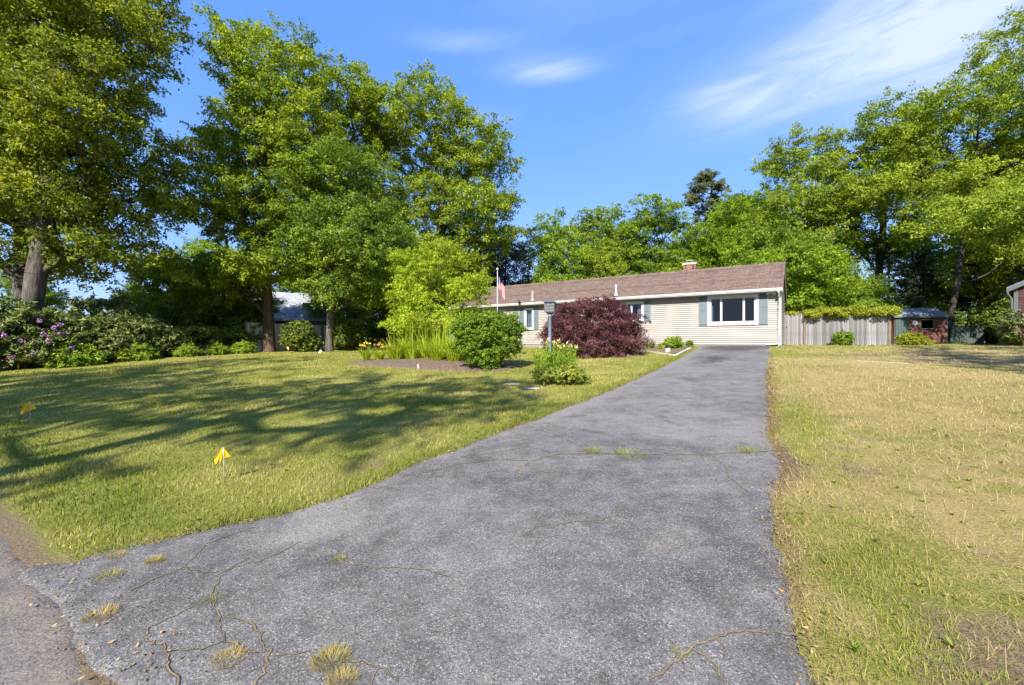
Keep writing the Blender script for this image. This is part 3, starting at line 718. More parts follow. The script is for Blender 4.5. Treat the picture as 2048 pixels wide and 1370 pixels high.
# pine
def pine(seed, H, layers, leafm):
    rs = np.random.default_rng(seed); cen = []
    for k in range(layers):
        z = H * (.42 + .56 * k / (layers - 1)); r = 3.3 * (1 - .55 * k / (layers - 1)) * (.7 + .6 * rs.random())
        for j in range(8):
            a = rs.random() * 6.28; rr = r * (.4 + .7 * rs.random()); cen.append((rr * math.cos(a), rr * math.sin(a), z + .5 * rs.random()))
    cen = np.array(cen); tv, tf = skeleton(rs, trunk_line(rs, H * .97, (.3, 0), .12), .25, cen)
    V, F, va_ = foliage(rs, cen, .95, 300, .36, .7, .8, -.2, .13)
    return mesh_np('trunk', tv, tf, M['bark_dark'], smooth=True), mesh_np('crown', V, F, M[leafm], va_)


PA = pine(51, 20.5, 10, 'pine')
tree('pine_tree', 'tall open dark pine standing above the roof near the chimney', 24.2, 54, PA)
tree('pine_tree', 'smaller pine top showing right of the tall open pine', 28.6, 55, PA, None, .88, 2.0)

# ------------------------------------------------------------------ tall trees on the right
G_R = 'tall trees on the right side'
tree('maple_tree', 'tall tree right of the house end, rounded top over the gable', 26.2, 38,
     tree_meshes(31, [(0, 0, 15.2, 3.3, 3.3, 3.0), (-1.6, 0, 11.5, 3.4, 3.4, 3.2), (1.6, 0, 11.2, 3.2, 3.2, 3.0), (-.5, -.5, 7.2, 3.6, 3.4, 2.6)], 15, .24, 1.34, 1.05, 350, .18, 'tall', 'bark', (0, 0), .65, .5, width=.62), G_R)
tree('maple_tree', 'tall pale trunked tree with its crown high above the vine covered fence', 29.6, 36,
     tree_meshes(32, [(1.4, 0, 16.6, 3.4, 3.3, 2.9), (2.8, 0, 13.6, 2.8, 3, 2.4), (-1.0, 0, 12.4, 3.0, 3.0, 2.6), (.2, -.8, 9.0, 2.8, 2.8, 1.9)], 15.5, .27, 1.36, 1.05, 330, .18, 'tall', 'bark', (.9, 0), .65, .5, width=.62), G_R)
tree('maple_tree', 'very tall tree at the right edge leaning over the neighbouring house', 30.4, 30.5,
     tree_meshes(33, [(5.4, 0, 17.2, 4.2, 4.2, 4.2), (1.2, 0, 14.0, 3.6, 4.0, 2.7), (6, -.5, 12.2, 4.0, 4.0, 2.6), (-1.0, 0, 10.6, 2.5, 2.6, 1.6), (3.2, -1.2, 9.4, 3.2, 3, 1.5), (5.6, -1.5, 6.3, 3.2, 2.6, 1.1), (-3.8, -5.8, 6.9, 2.7, 2.4, 1.1), (-1.5, -3, 8.2, 2.2, 2.2, 1.1), (3.8, -.6, 6.8, 2.2, 2, 1.0)], 16, .17, 1.30, 1.0, 360, .155, 'tall', 'bark_dark', (2.0, 0), .5, .5, width=.62), G_R, 1.06)
UA = tree_meshes(61, [(0, 0, 4.2, 2.4, 2.4, 2.2), (1.2, .4, 2.6, 2.2, 2.0, 1.8), (-1.3, 0, 2.4, 2.0, 2.0, 1.7)], 4.5, .13, .85, .85, 260, .15, 'bright', 'bark', width=.62)
UB = tree_meshes(62, [(0, 0, 4.4, 2.2, 2.2, 2.4), (1.0, -.4, 2.4, 2.1, 2.0, 1.8), (-1.2, 0, 2.3, 2.0, 2.0, 1.6)], 4.5, .13, .85, .85, 260, .15, 'deep', 'bark', width=.62)
G_U = 'undergrowth trees behind the right fence'
for lab, x, y, s, rz, ms in (('young bright tree close behind the house end and fence gate', 19.8, 31.2, 1.15, 0.4, UA), ('bushy small tree behind the left part of the vine fence', 23.3, 33, 1.05, 1.6, UB),
                             ('bushy small tree behind the right part of the vine fence', 26.4, 33.5, .78, 2.8, UA), ('taller bushy tree deep behind the fence gate', 22.0, 35, 1.35, 4.0, UB)):
    tree('understorey_tree', lab, x, y, ms, G_U, s, rz)
for lab, x, y, s, rz, ms in (('leafy small tree hiding the left half of the grey neighbouring roof', -19.6, 29.2, 1.0, .9, UA), ('leafy small tree between the hedge and the neighbouring gable', -23.2, 29.5, 1.0, 2.4, UA), ('dark leafy small tree behind the fence below the medium maple', -9.6, 34.5, 1.2, 3.4, UB), ('dark leafy small tree behind the fence by the yellow green maple', -6.4, 37.5, 1.3, 5.0, UB)):
    tree('understorey_tree', lab, x, y, ms, 'small trees behind the left boundary', s, rz)


def conifer(seed, H, rb):
    rs = np.random.default_rng(seed); cen = []
    z = .8
    while z < H - .2:
        r = rb * (1 - z / H) ** .8; n = max(3, int(r * 6))
        for j in range(n):
            a = rs.random() * 6.28; rr = r * (.55 + .5 * rs.random()); cen.append((rr * math.cos(a), rr * math.sin(a), z + .3 * rs.random() - .12 * rr))
        z += .42
    cen = np.array(cen); tv, tf = skeleton(rs, trunk_line(rs, H * .96, (0, 0), .05), .16, cen)
    V, F, va_ = foliage(rs, cen, .62, 90, .22, .4, .6, .5, .28)
    return mesh_np('trunk', tv, tf, M['bark_dark'], smooth=True), mesh_np('crown', V, F, M['dark'], va_)


CA = conifer(71, 8.2, 2.6)
G_C = 'dark evergreens behind the red shed'
for lab, x, y, s, rz in (('dark evergreen tallest, just left of the dark trunk beyond the red shed', 29.9, 34.5, 1.0, 0), ('dark evergreen directly behind the right end of the red shed', 33.6, 35.5, .92, 1.3),
                         ('dark evergreen behind the green board enclosure', 36.2, 34.5, .8, 2.4), ('dark evergreen beside the neighbouring maroon house', 34.6, 29.6, .62, 3.3), ('dark evergreen far behind the vine fence corner', 27.4, 38, .78, 4.4)):
    tree('evergreen_tree', lab, x, y, CA, G_C, s, rz)
for lab, x, y, h, rz, ms in (('distant tree closing the view behind the dark evergreens', 41, 44, 12, .7, GC), ('low distant tree seen through the gap beside the pale trunk', 33, 49, 6.2, 2.1, GC), ('distant tree behind the maroon house', 47, 40, 15, 3.1, GD), ('tall tree filling the view right of the dark leaning trunk', 37.5, 34, 15.5, 4.1, GD)):
    tree('deciduous_tree', lab, x, y, ms, 'distant trees on the right', h / 14.4, rz)

# woods further back on the left
G_D = 'distant trees on the left'
for lab, x, y, h, rz, ms in (('yellow green tree showing between the huge oak and the tallest tree', -31.2, 45, 11.4, .2, GB), ('low distant tree left of the grey neighbouring roof', -35.5, 41, 6.2, 1.1, GC),
                             ('distant tree filling the gap under the huge oak', -40, 36, 7.4, 2.0, GC), ('distant tree at the far left edge under the oak', -46, 34, 10, 2.7, GD), ('tree right behind the grey neighbouring house', -23, 50, 12, 3.6, GC),
                             ('dark tree behind the fence below the broad tall tree', -10, 42, 10, 4.4, GC), ('dark tree behind the yellow green maple', -3.6, 44, 9.5, 5.0, GC), ('dark dense tree behind the fence right of the neighbouring roof', -15.6, 41, 9.5, 5.7, GC)):
    tree('deciduous_tree', lab, x, y, ms, G_D, h / 14.4, rz)
# street trees behind the viewer, whose shade falls across the lawn
G_S = 'street trees behind the viewer'
SA = tree_meshes(65, [(0, 0, 14.5, 3.6, 3.6, 2.4), (2.6, .5, 16.6, 2.6, 2.6, 1.6), (-2.8, -.6, 13.2, 2.4, 2.4, 1.5)], 15, .26, 1.75, 1.0, 90, .26, 'tall', 'bark', width=.62)
for lab, x, y, k, rz, ms in (('street tree behind the viewer shading the far left lawn', -23.0, -4.6, 1.0, .4, SA), ('street tree behind the viewer shading the lawn before the fence', -16.6, -3.4, 1.02, 1.9, SA),
                             ('street tree behind the viewer shading the left lawn', -18.6, -8.4, 1.05, 3.0, SA), 
                             ('street tree behind the viewer shading the lawn by the mulch bed', -9.8, -8.2, 1.0, 5.2, SA), ('street tree behind the viewer shading the far right lawn', 9.8, -8.0, 1.1, .9, SA)):
    tree('street_tree', lab, x, y, ms, G_S, k, rz)

# ------------------------------------------------------------------ shrubs
def shrub_meshes(seed, lobes, spacing, R_, per, size, leafm, flat=.6, up=.5, droop=.1, width=.5, inner=.7, H=None, tr=.035, low=-.75, barkm='bark_dark', hang=.15):
    rs = np.random.default_rng(seed); cen = cluster_points(rs, lobes, spacing, inner, low); cen = cen[cen[:, 2] > .06]
    H = H or max(l[2] for l in lobes)
    tv, tf = skeleton(rs, trunk_line(rs, H, (0, 0), .05, 6), tr, cen, .2)
    mid = np.average(np.array([l[:3] for l in lobes]), axis=0, weights=[l[3] * l[4] * l[5] for l in lobes])
    V, F, va_ = foliage(rs, cen, R_, per, size, flat, up, droop, width, mid, hang=hang)
    return mesh_np('stems', tv, tf, M[barkm], smooth=True), mesh_np('foliage', V, F, M[leafm], va_)


def shrub(name, label, x, y, ms, group=None, scale=1.0, rotz=0.0, sz=1.0, cat='shrub'):
    root = thing(name, label, cat, (x, y, float(gz(x, y)) - .02), rotz, group); root.scale = (scale, scale, scale * sz)
    link('stems', ms[0], root); link('foliage', ms[1], root); return root


# clipped rounded bush in the island bed: a cup shape, wider at the top
shrub('rounded_bush', 'dense green clipped bush, flat topped, in the mulch bed left of the lamp post', -.80, 14.15,
      shrub_meshes(81, [(0, 0, 1.25, 1.0, .95, .52), (.62, -.1, 1.35, .48, .6, .42), (-.62, 0, 1.33, .48, .6, .44), (0, -.5, 1.38, .6, .5, .40), (.1, .5, 1.4, .6, .5, .40), (.55, -.2, .85, .5, .6, .42), (-.5, -.2, .85, .5, .6, .45), (-.05, -.1, .50, .62, .65, .42)], .23, .22, 120, .072, 'bush', .6, .6, .1, .42, .74))
# weeping red maple
redm = shrub_meshes(82, [(0, 0, 1.35, 1.75, 1.5, .95), (-1.0, -.3, .95, 1.0, 1.0, .85), (1.05, -.2, .85, 1.0, 1.0, .8), (0, -.4, .60, 1.8, 1.2, .6), (.6, 0, 1.95, .8, .8, .45), (-.7, 0, 1.8, .75, .7, .4)],
                    .36, .36, 190, .095, 'red', .45, .6, 1.0, .20, .72, barkm='bark', hang=.55)
shrub('weeping_maple', 'mounded dark red weeping maple in front of the cream wall', 3.28, 17.9, redm)

RH = shrub_meshes(83, [(0, 0, 1.5, 1.25, 1.2, 1.0), (.8, 0, .9, 1.0, 1.0, .75), (-.8, -.2, .9, 1.0, 1.0, .75)], .42, .38, 110, .17, 'rhodo', .6, .45, .25, .30, .75)
G_H = 'rhododendrons along the left boundary'
rh = []
for lab, x, y, s, rz in (('rhododendron with bright pink purple flowers at the left edge', -21.4, 18.9, 1.05, .2), ('rhododendron under the huge oak trunk, no flowers', -20.9, 20.6, .95, 1.4), ('pale leaved rhododendron right of the flowering one', -19.9, 21.6, .85, 2.2),
                         ('broad rhododendron between the oak and the hedge', -19.6, 23.0, .95, 3.3), ('tall rhododendron behind the flowering one at the left edge', -22.6, 18.3, 1.4, 4.3), ('back row rhododendron below the oak limbs', -21.6, 23.2, 1.3, 5.2)):
    rh.append(shrub('rhododendron', lab, x, y, RH, G_H, s, rz))


def blossom_mesh(seed, lobes, n, R_, leafm, front):
    """round trusses of petals on the side of a shrub that faces `front`"""
    rs = np.random.default_rng(seed); c = cluster_points(rs, lobes, .22, .97); f = np.array(front); mid = np.mean([l[:3] for l in lobes], axis=0)
    c = c[((c - mid) @ f) > -.1][:n]; cid = np.repeat(np.arange(len(c)), 26); d = unit(rs.normal(size=(len(cid), 3))); P = c[cid] + d * R_ * (.5 + .5 * rs.random((len(cid), 1)))
    V, F, va_ = leaves(rs, P, .075, .2, d, 0, .8); return mesh_np('blossom', V, F, M[leafm], va_)


link('blossom', blossom_mesh(5, [(.5, -.3, 1.55, 1.15, 1.1, .65), (1.25, -.2, .95, .75, .9, .55), (.1, -.9, 1.1, .8, .6, .6)], 32, .10, 'magenta', (.5, -.85, 0)), rh[0])
# low fringe plants and bright shrubs at the foot of the boundary
LOW = shrub_meshes(84, [(0, 0, .35, .65, .6, .38)], .22, .24, 90, .13, 'lilyleaf', .6, .5, .2, .28, .6, H=.4, tr=.02)
G_F = 'low leafy plants at the foot of the left boundary'
for lab, x, y, s, rz in (('low bright plant in front of the flowering rhododendron', -19.6, 19.3, 1.25, .3), ('low plant at the corner of the clipped hedge', -17.4, 23.4, .8, 1.3), ('low plant in front of the middle of the hedge', -16.6, 24.5, .75, 2.3),
                         ('low plant at the right end of the hedge', -15.7, 25.5, .8, 3.3), ('low plant between the rhododendrons and the hedge', -18.5, 21.5, 1.0, 4.1)):
    shrub('fringe_plant', lab, x, y, LOW, G_F, s, rz, cat='plant')
# clipped hedge, a box of leaves along the boundary
hrs = np.random.default_rng(85); hu = hrs.uniform(-2.1, 2.1, 240); hv = hrs.uniform(-.5, .5, 240); hz = hrs.uniform(.1, 1.5, 240)
cen = np.stack([hu, hv, hz], -1); edge = (np.abs(hv) > .28) | (hz > 1.2) | (np.abs(hu) > 1.8); cen = cen[edge]
V, F, va_ = foliage(hrs, cen, .26, 95, .085, .7, .5, .05, .5, spray=False); tv, tf = skeleton(hrs, [(0, 0, -.1), (0, 0, .3), (0, 0, .6)], .04, cen)
hx, hy = -17.6, 25.4; hroot = thing('hedge', 'long clipped green hedge between the rhododendrons and the grey fence', 'hedge', (hx, hy, float(gz(hx, hy))), math.atan2(NY, NX))
link('stems', mesh_np('stems', tv, tf, M['bark_dark']), hroot); link('foliage', mesh_np('foliage', V, F, M['hedge'], va_), hroot)
FS = shrub_meshes(86, [(0, 0, .9, .85, .8, .8), (.4, 0, .55, .7, .7, .5)], .28, .28, 100, .11, 'hedge', .6, .5, .1, .5, .7)
G_P = 'shrubs in front of the left fence'
for lab, x, y, s, rz in (('dark shrub in front of the fence right of the brown trunk', -13.0, 26.6, 1.05, .5), ('leafy shrub in front of the fence near its middle', -10.9, 29.0, 1.2, 2.0), ('dark tall shrub between the hedge and the fence end', -16.9, 27.4, 1.25, 3.4), ('dark shrub before the neighbouring gable', -20.2, 26.5, 1.7, 4.2)):
    shrub('fence_shrub', lab, x, y, FS, G_P, s, rz)

# ------------------------------------------------------------------ blades: grass, daylilies
def blades(rs, P, L, wd, az_, lean, bend, segs=3, var=None):
    """tapering strips that start at P, lean by `lean` and bend over by `bend` (radians) along their length"""
    n = len(P); pts = [P]; a = lean.copy(); d = np.stack([np.cos(az_), np.sin(az_)], -1)
    for s in range(segs):
        st = np.concatenate([d * np.sin(a)[:, None], np.cos(a)[:, None]], 1) * (L / segs)[:, None]
        pts.append(pts[-1] + st); a = a + bend / segs
    side = np.stack([-np.sin(az_), np.cos(az_), np.zeros(n)], -1); tw = rs.normal(size=n) * .5
    side = side * np.cos(tw)[:, None] + np.concatenate([d, np.zeros((n, 1))], 1) * np.sin(tw)[:, None]
    prof = np.interp(np.arange(segs) / segs, [0, .35, 1], [.75, 1, .25]); rows = []
    for s in range(segs): rows += [pts[s] + side * (wd * prof[s] * .5)[:, None], pts[s] - side * (wd * prof[s] * .5)[:, None]]
    rows.append(pts[-1]); k = 2 * segs + 1; V = np.stack(rows, 1).reshape(-1, 3); b = (np.arange(n) * k)[:, None]; f = []
    for s in range(segs - 1): f += [[2 * s, 2 * s + 1, 2 * s + 3], [2 * s, 2 * s + 3, 2 * s + 2]]
    f.append([2 * segs - 2, 2 * segs - 1, 2 * segs]); F = (b[:, None, :] + np.array(f)[None]).reshape(-1, 3)
    if var is None: var = rs.random(n)
    return V, F, np.repeat(var, len(f))


def daylily(seed, stalks, flowers):
    rs = np.random.default_rng(seed); n = 150; a = rs.random(n) * 6.28; r = .16 * rs.random(n) ** .5
    P = np.stack([r * np.cos(a), r * np.sin(a), np.zeros(n)], -1)
    fol = blades(rs, P, rs.uniform(.45, .85, n), rs.uniform(.016, .026, n), a + rs.normal(size=n) * .6, rs.uniform(.05, .5, n), rs.uniform(.5, 1.7, n), 5, np.clip(.55 + .22 * rs.normal(size=n), 0, 1))
    m = stalks; a2 = rs.random(m) * 6.28; P2 = np.stack([.1 * np.cos(a2), .1 * np.sin(a2), np.zeros(m)], -1); L2 = rs.uniform(.85, 1.2, m); le = rs.uniform(0, .22, m)
    st = blades(rs, P2, L2, np.full(m, .016), a2, le, rs.uniform(0, .12, m), 3, np.full(m, .55))
    tops = P2 + np.stack([np.cos(a2) * np.sin(le + .04) * L2, np.sin(a2) * np.sin(le + .04) * L2, np.cos(le + .04) * L2], -1)
    cid = np.repeat(np.arange(m), 7); bp = tops[cid] + rs.normal(size=(len(cid), 3)) * [.035, .035, .03]
    bud = leaves(rs, bp, .06, 0, np.tile([0, 0, 1.], (len(cid), 1)), -1, .3, np.full(len(cid), .8))
    fm = mesh_np('leaves', *fol[:2], M['strap'], fol[2]); V, F, v = join([st, bud]); sm = mesh_np('flower_stalks', V, F, M['strap'], v); bl = None
    if flowers:
        k = flowers; a3 = rs.random(k) * 6.28; c = np.stack([.34 * np.cos(a3) * rs.random(k), .34 * np.sin(a3) * rs.random(k), rs.uniform(.55, .8, k)], -1); cid = np.repeat(np.arange(k), 9)
        d = unit(rs.normal(size=(len(cid), 3)) + [0, 0, .6]); X = leaves(rs, c[cid] + d * .045, .085, .1, d, 0, .5); bl = mesh_np('petals', *X[:2], M['orange'], X[2])
    return fm, sm, bl


DA = daylily(91, 12, 0); DB = daylily(92, 16, 0); DC = daylily(93, 3, 9)
ISL = ((11.55, 14.75, DC, .85), (11.7, 14.1, DC, .95), (12.3, 14.55, DB, .9))
dl_spots = [(u, v) for u, v in ((11.9, 13.4), (12.2, 12.8), (12.45, 12.15), (12.7, 11.5), (12.9, 10.9), (13.0, 10.3), (12.7, 13.7), (13.0, 13.0), (13.3, 12.4), (13.5, 11.7), (13.7, 11.0), (13.3, 14.1), (13.9, 13.2), (14.1, 12.4), (14.3, 11.6), (12.2, 11.4), (12.1, 10.5))]
drs = np.random.default_rng(94)


def lily_thing(name, label, u, v, ms, s, group):
    x, y = W(u, v); root = thing(name, label, 'plant', (x, y, float(gz(x, y)) + .05), drs.random() * 6.28, group); root.scale = (s, s, s * (.9 + .25 * drs.random()))
    link('leaves', ms[0], root); link('flower_stalks', ms[1], root)
    if ms[2]: tag(link('petals', ms[2], root), kind='stuff')
    return root


lily_thing('daylily', 'flowering orange daylily, leftmost of the daylily bed', 11.55, 14.75, DC, .85, 'daylilies in the island bed')
lily_thing('daylily', 'flowering orange daylily, second from the left in the daylily bed', 11.7, 14.1, DC, .95, 'daylilies in the island bed')
for i, (u, v) in enumerate(dl_spots): lily_thing('daylily', 'tall budding green daylily clump in the massed bed left of the clipped bush', u, v, (DA, DB)[i % 2], 1.4, 'budding daylilies in the island bed')

# ------------------------------------------------------------------ mulch island bed, border bed, stones
def bed(name, outline, m, h):
    """low mound over a closed outline given in lot coordinates"""
    O = np.array(outline, float); t = np.linspace(0, len(O), 60, endpoint=False); Oc = np.vstack([O, O[:1]])
    e = np.stack([np.interp(t, np.arange(len(Oc)), Oc[:, k]) for k in (0, 1)], -1)
    for _ in range(3): e = (np.roll(e, 1, 0) + 2 * e + np.roll(e, -1, 0)) / 4
    c = e.mean(0); V = []
    for q in (1.04, 1.0, .85, .6, .3):
        p = c + (e - c) * q; z = gz_uv(p[:, 0], p[:, 1]) + (h * (1 - q ** 2) + .012 if q <= 1 else -.04) + (.03 * (fbm(p[:, 0], p[:, 1], 3, 2) - .5) if q < 1 else 0); V.append(np.stack([*W(p[:, 0], p[:, 1]), z], -1))
    V = np.concatenate(V); F = []
    for r in range(4):
        for j in range(60): F.append((r * 60 + j, r * 60 + (j + 1) % 60, (r + 1) * 60 + (j + 1) % 60, (r + 1) * 60 + j))
    me = bpy.data.meshes.new(name); me.from_pydata(V.tolist(), [], F + [tuple(range(240, 300))]); me.materials.append(m); me.polygons.foreach_set('use_smooth', np.ones(len(me.polygons), bool)); me.update()
    return tag(link(name, me), kind='structure')


ISLAND = [(10.45, 14.7), (11.4, 15.2), (13.0, 15.0), (14.6, 13), (14.9, 11), (13.4, 9.2), (12.1, 7.6), (11.0, 7.6), (10.35, 9.0), (10.15, 11.2), (10.2, 13)]
bed('mulch_bed', ISLAND, M['mulch'], .12)
bed('maple_bed', [(15.7, 7.6), (16.1, 6.0), (16.8, 5.0), (18, 5.2), (18.6, 7), (18.2, 9), (16.6, 9)], M['mulch'], .12)
bed('house_bed', [(17.2, 3.85), (19, 4.6), (20.2, 6.2), (22.6, 7.5), (22.75, 4.2), (20.8, 4.02)], M['mulch'], .05)


def in_island(u, v):
    O = np.array(ISLAND); inside = np.zeros(np.shape(u), bool); j = len(O) - 1
    for i in range(len(O)):
        c = ((O[i, 1] > v) != (O[j, 1] > v)) & (u < (O[j, 0] - O[i, 0]) * (v - O[i, 1]) / (O[j, 1] - O[i, 1] + 1e-9) + O[i, 0]); inside ^= c; j = i
    return inside


def rock(name, label, u, v, s, seed, cat='stone', group=None, m='stone'):
    rs = np.random.default_rng(seed); import bmesh as _b
    bm = _b.new(); _b.ops.create_icosphere(bm, subdivisions=2, radius=1)
    for vt in bm.verts: vt.co = Vector([c * s[k] * (1 + .16 * rs.normal()) for k, c in enumerate(vt.co)])
    me = bpy.data.meshes.new(name); bm.to_mesh(me); bm.free(); me.materials.append(M[m]); x, y = W(u, v)
    return tag(link(name, me, None, (x, y, float(gz(x, y)) + s[2] * .35), rs.random() * 6), label, cat, group)


G_K = 'stones bordering the red maple'
rock('border_stone', 'flat grey stone below the left half of the red maple', 15.9, 7.0, (.26, .2, .11), 1, 'stone', G_K)
rock('border_stone', 'low grey stone below the right end of the red maple', 16.75, 5.7, (.22, .16, .07), 2, 'stone', G_K)
rock('border_stone', 'pale flat stone in the grass before the lily clump', 8.75, 5.75, (.22, .16, .03), 3, 'stone', 'pale stones by the lily clump')
rock('border_stone', 'small pale flat stone at the foot of the lily clump', 8.4, 5.0, (.25, .14, .025), 4, 'stone', 'pale stones by the lily clump')


def edging(name, label, pts, wdt=.10, h=.06, group=None):
    P = np.array(pts, float); mb = MB()
    for a, b in zip(P[:-1], P[1:]):
        d = (b - a) / np.hypot(*(b - a)); nn = np.array([-d[1], d[0]]) * wdt / 2; q = [W(*(a + nn)), W(*(a - nn)), W(*(b - nn)), W(*(b + nn))]; zs = [float(gz_uv(*a)), float(gz_uv(*a)), float(gz_uv(*b)), float(gz_uv(*b))]
        k = len(mb.v); mb.v += [(p[0], p[1], z - .05) for p, z in zip(q, zs)] + [(p[0], p[1], z + h) for p, z in zip(q, zs)]
        mb.f += [tuple(k + i for i in f) for f in ((0, 1, 2, 3), (7, 6, 5, 4), (0, 4, 5, 1), (1, 5, 6, 2), (2, 6, 7, 3), (3, 7, 4, 0))]
    return tag(mb.build(name, M['edging']), label, 'edging', group)


G_E = 'pale edging strips'
edging('edging_strip', 'pale edging strip from the red maple to the point of the house bed', [(19.6, 6.1), (18.3, 4.95), (17.2, 3.95)], .09, .05, G_E)
edging('edging_strip', 'pale edging strip between the house bed and the driveway', [(17.35, 3.9), (19.2, 4.02), (21.0, 4.12)], .09, .05, G_E)
edging('edging_strip', 'pale flush strip lying in the right lawn before the bare soil', [(16.5, -1.45), (16.2, -1.95), (15.9, -2.5)], .06, .02, G_E)

# ------------------------------------------------------------------ the house
HU, HV = 22.94, .706
hx, hy = W(HU, HV)
H = thing('ranch_house', 'long low ranch house with cream siding, blue grey shutters and brown roof', 'house', (hx, hy, 1.343), LOT_ROT)
HL, HD, EZ = 19.2, 7.6, 2.50          # length, depth, wall height; local x runs right, corner at x = 0
TOP = 2.46
# openings: x0, x1, z0, z1 (outer casing)
OPEN = {'picture': (-3.01, -.84, .97, 2.42), 'double': (-7.42, -6.10, 1.26, 2.34), 'narrow': (-13.48, -12.81, .92, 2.28), 'door': (-15.9, -14.95, .05, 2.25)}


def wall_with_holes(mb, x0, x1, z0, z1, y0, y1, holes):
    xs = sorted({x0, x1, *[h[0] for h in holes], *[h[1] for h in holes]})
    for a, b in zip(xs[:-1], xs[1:]):
        cut = [h for h in holes if h[0] <= a + 1e-6 and h[1] >= b - 1e-6]
        z = z0
        for h in sorted(cut, key=lambda q: q[2]): mb.box(a, b, y0, y1, z, h[2]); z = h[3]
        if z < z1: mb.box(a, b, y0, y1, z, z1)


holes = [(a + .06, b - .06, c + .06, d - .06) for a, b, c, d in OPEN.values()]
mb = MB(); wall_with_holes(mb, -HL, 0, .0, EZ, .0, .14, holes)
mb.box(-HL, 0, HD - .14, HD, 0, EZ); mb.box(-.14, 0, .14, HD - .14, 0, EZ); mb.box(-HL, -HL + .14, .14, HD - .14, 0, EZ)
mb.prism([(0.002, EZ), (HD - .002, EZ), (HD / 2, 4.2)], 'x', -.12, -.001); mb.prism([(0.002, EZ), (HD - .002, EZ), (HD / 2, 4.2)], 'x', -HL + .001, -HL + .12)
wall = mb.build('wall', M['interior'], H)
MB().box(-HL + .14, -.14, .14, HD - .14, .0, .03).build('floor', M['interior'], H)
MB().box(-HL + .14, -.14, .14, HD - .14, EZ - .02, EZ).build('ceiling', M['interior'], H)
mb = MB(); mb.box(-4.6, -4.5, .14, HD - .14, .03, EZ - .02); mb.box(-9, -8.9, .14, HD - .14, .03, EZ - .02); mb.box(-14.4, -14.3, .14, HD - .14, .03, EZ - .02); mb.box(-11.5, -11.4, .14, HD - .14, .03, EZ - .02); mb.build('inner_wall', M['interior'], H)
mb = MB(); mb.box(-HL - .01, .012, -.012, HD, -.5, .055); mb.build('foundation', M['slab'], H)
# siding: one lapped board per course, cut at the windows
EXPO = .1003
z = .06; ci = 0
while z < TOP - .02:
    z1 = min(z + EXPO, TOP); cuts = sorted([(o[0] + .03, o[1] - .03) for o in OPEN.values() if o[2] + .01 < z1 and o[3] - .01 > z])
    x = -HL; segs = []
    for a, b in cuts: segs.append((x, a)); x = b
    segs.append((x, -.09))
    for a, b in segs:
        MB().prism([(-.001, z), (-.042, z), (-.044, z + .014), (-.005, z1 + .003), (-.001, z1 + .003)], 'x', a, b).build('siding_board', M['siding'], wall)
    z = z1; ci += 1
z = .06                                  # the gable end, seen at a glancing angle
while z < 4.1:
    z1 = z + EXPO; k = max(0, (z1 - EZ) / 1.72); y0 = .1 + k * HD / 2; y1 = HD - .1 - k * HD / 2
    if y1 - y0 > .2: MB().prism([(.001, z), (.026, z), (.028, z + .01), (.008, z1 + .006), (.001, z1 + .006)], 'y', y0, y1).build('siding_board', M['siding'], wall)
    z = z1
mb = MB(); mb.box(-.09, .050, -.050, -.001, .03, EZ); mb.box(.001, .034, -.001, .10, .03, EZ); mb.build('corner_board', M['white'], H)
MB().box(-HL, .03, -.046, -.001, TOP + .004, EZ + .05).build('frieze_board', M['frieze'], H)
# roof
EY, EAVE, RZ, SL = -.36, 2.56, 4.31, None
SL = (RZ - EAVE) / (HD / 2 - EY)
mb = MB(); n = 30; st = (HD / 2 - EY) / n
for i in range(n):                       # lapped shingle courses as low steps
    y0 = EY + i * st; y1 = y0 + st; z0 = EAVE + (y0 - EY) * SL; z1 = EAVE + (y1 - EY) * SL
    mb.prism([(y0, z0), (y0, z0 + .045), (y1 + .01, z1 + .034), (y1 + .01, z1)], 'x', -HL - .2, .13)
roof = mb.build('roof', M['roof'], H)
mb = MB(); mb.prism([(HD / 2 + .01, RZ), (HD / 2 + .01, RZ + .034), (HD - EY, EAVE + .04), (HD - EY, EAVE)], 'x', -HL - .2, .13); mb.build('rear_slope', M['roof'], H)
MB().prism([(HD / 2 - .14, RZ - .03 + .015), (HD / 2, RZ + .065), (HD / 2 + .14, RZ - .03 + .015)], 'x', -HL - .2, .132).build('ridge_cap', M['roof'], roof)
mb = MB()
for s0, s1, e0, e1 in ((EY, HD / 2, EAVE, RZ), (HD - EY, HD / 2, EAVE, RZ)):
    mb.prism([(s0, e0 - .16), (s0, e0 - .006), (s1, e1 - .006), (s1, e1 - .16)], 'x', .07, .11)
mb.build('rake_trim', M['trim'], H)
MB().box(-HL - .15, .068, EY + .02, -.047, EAVE - .075, EAVE - .06).build('soffit', M['frieze'], H)
MB().box(-HL - .15, .068, EY - .004, EY + .019, EAVE - .16, EAVE - .005).build('fascia', M['trim'], H)
gut = MB().prism([(EY - .006, EAVE - .12), (EY - .075, EAVE - .12), (EY - .095, EAVE - .075), (EY - .115, EAVE - .06), (EY - .115, EAVE + .012), (EY - .105, EAVE + .012), (EY - .100, EAVE - .05), (EY - .075, EAVE - .105), (EY - .006, EAVE - .105)], 'x', -HL - .15, .10).build('gutter', M['white'], H)
mb = MB(); dz = [(-.045, EY - .06, EAVE - .11), (-.045, EY - .06, EAVE - .19), (-.045, -.085, EAVE - .36), (-.045, -.085, .22), (-.07, -.09, .13), (-.14, -.10, .09), (-.55, -.13, .055)]
mb.tube(dz, .040, 10); mb.build('downspout', M['white'], H, True)
for zc in (.8, 1.7): MB().box(-.10, .01, -.13, -.036, zc, zc + .03).build('downspout_strap', M['white'], H)
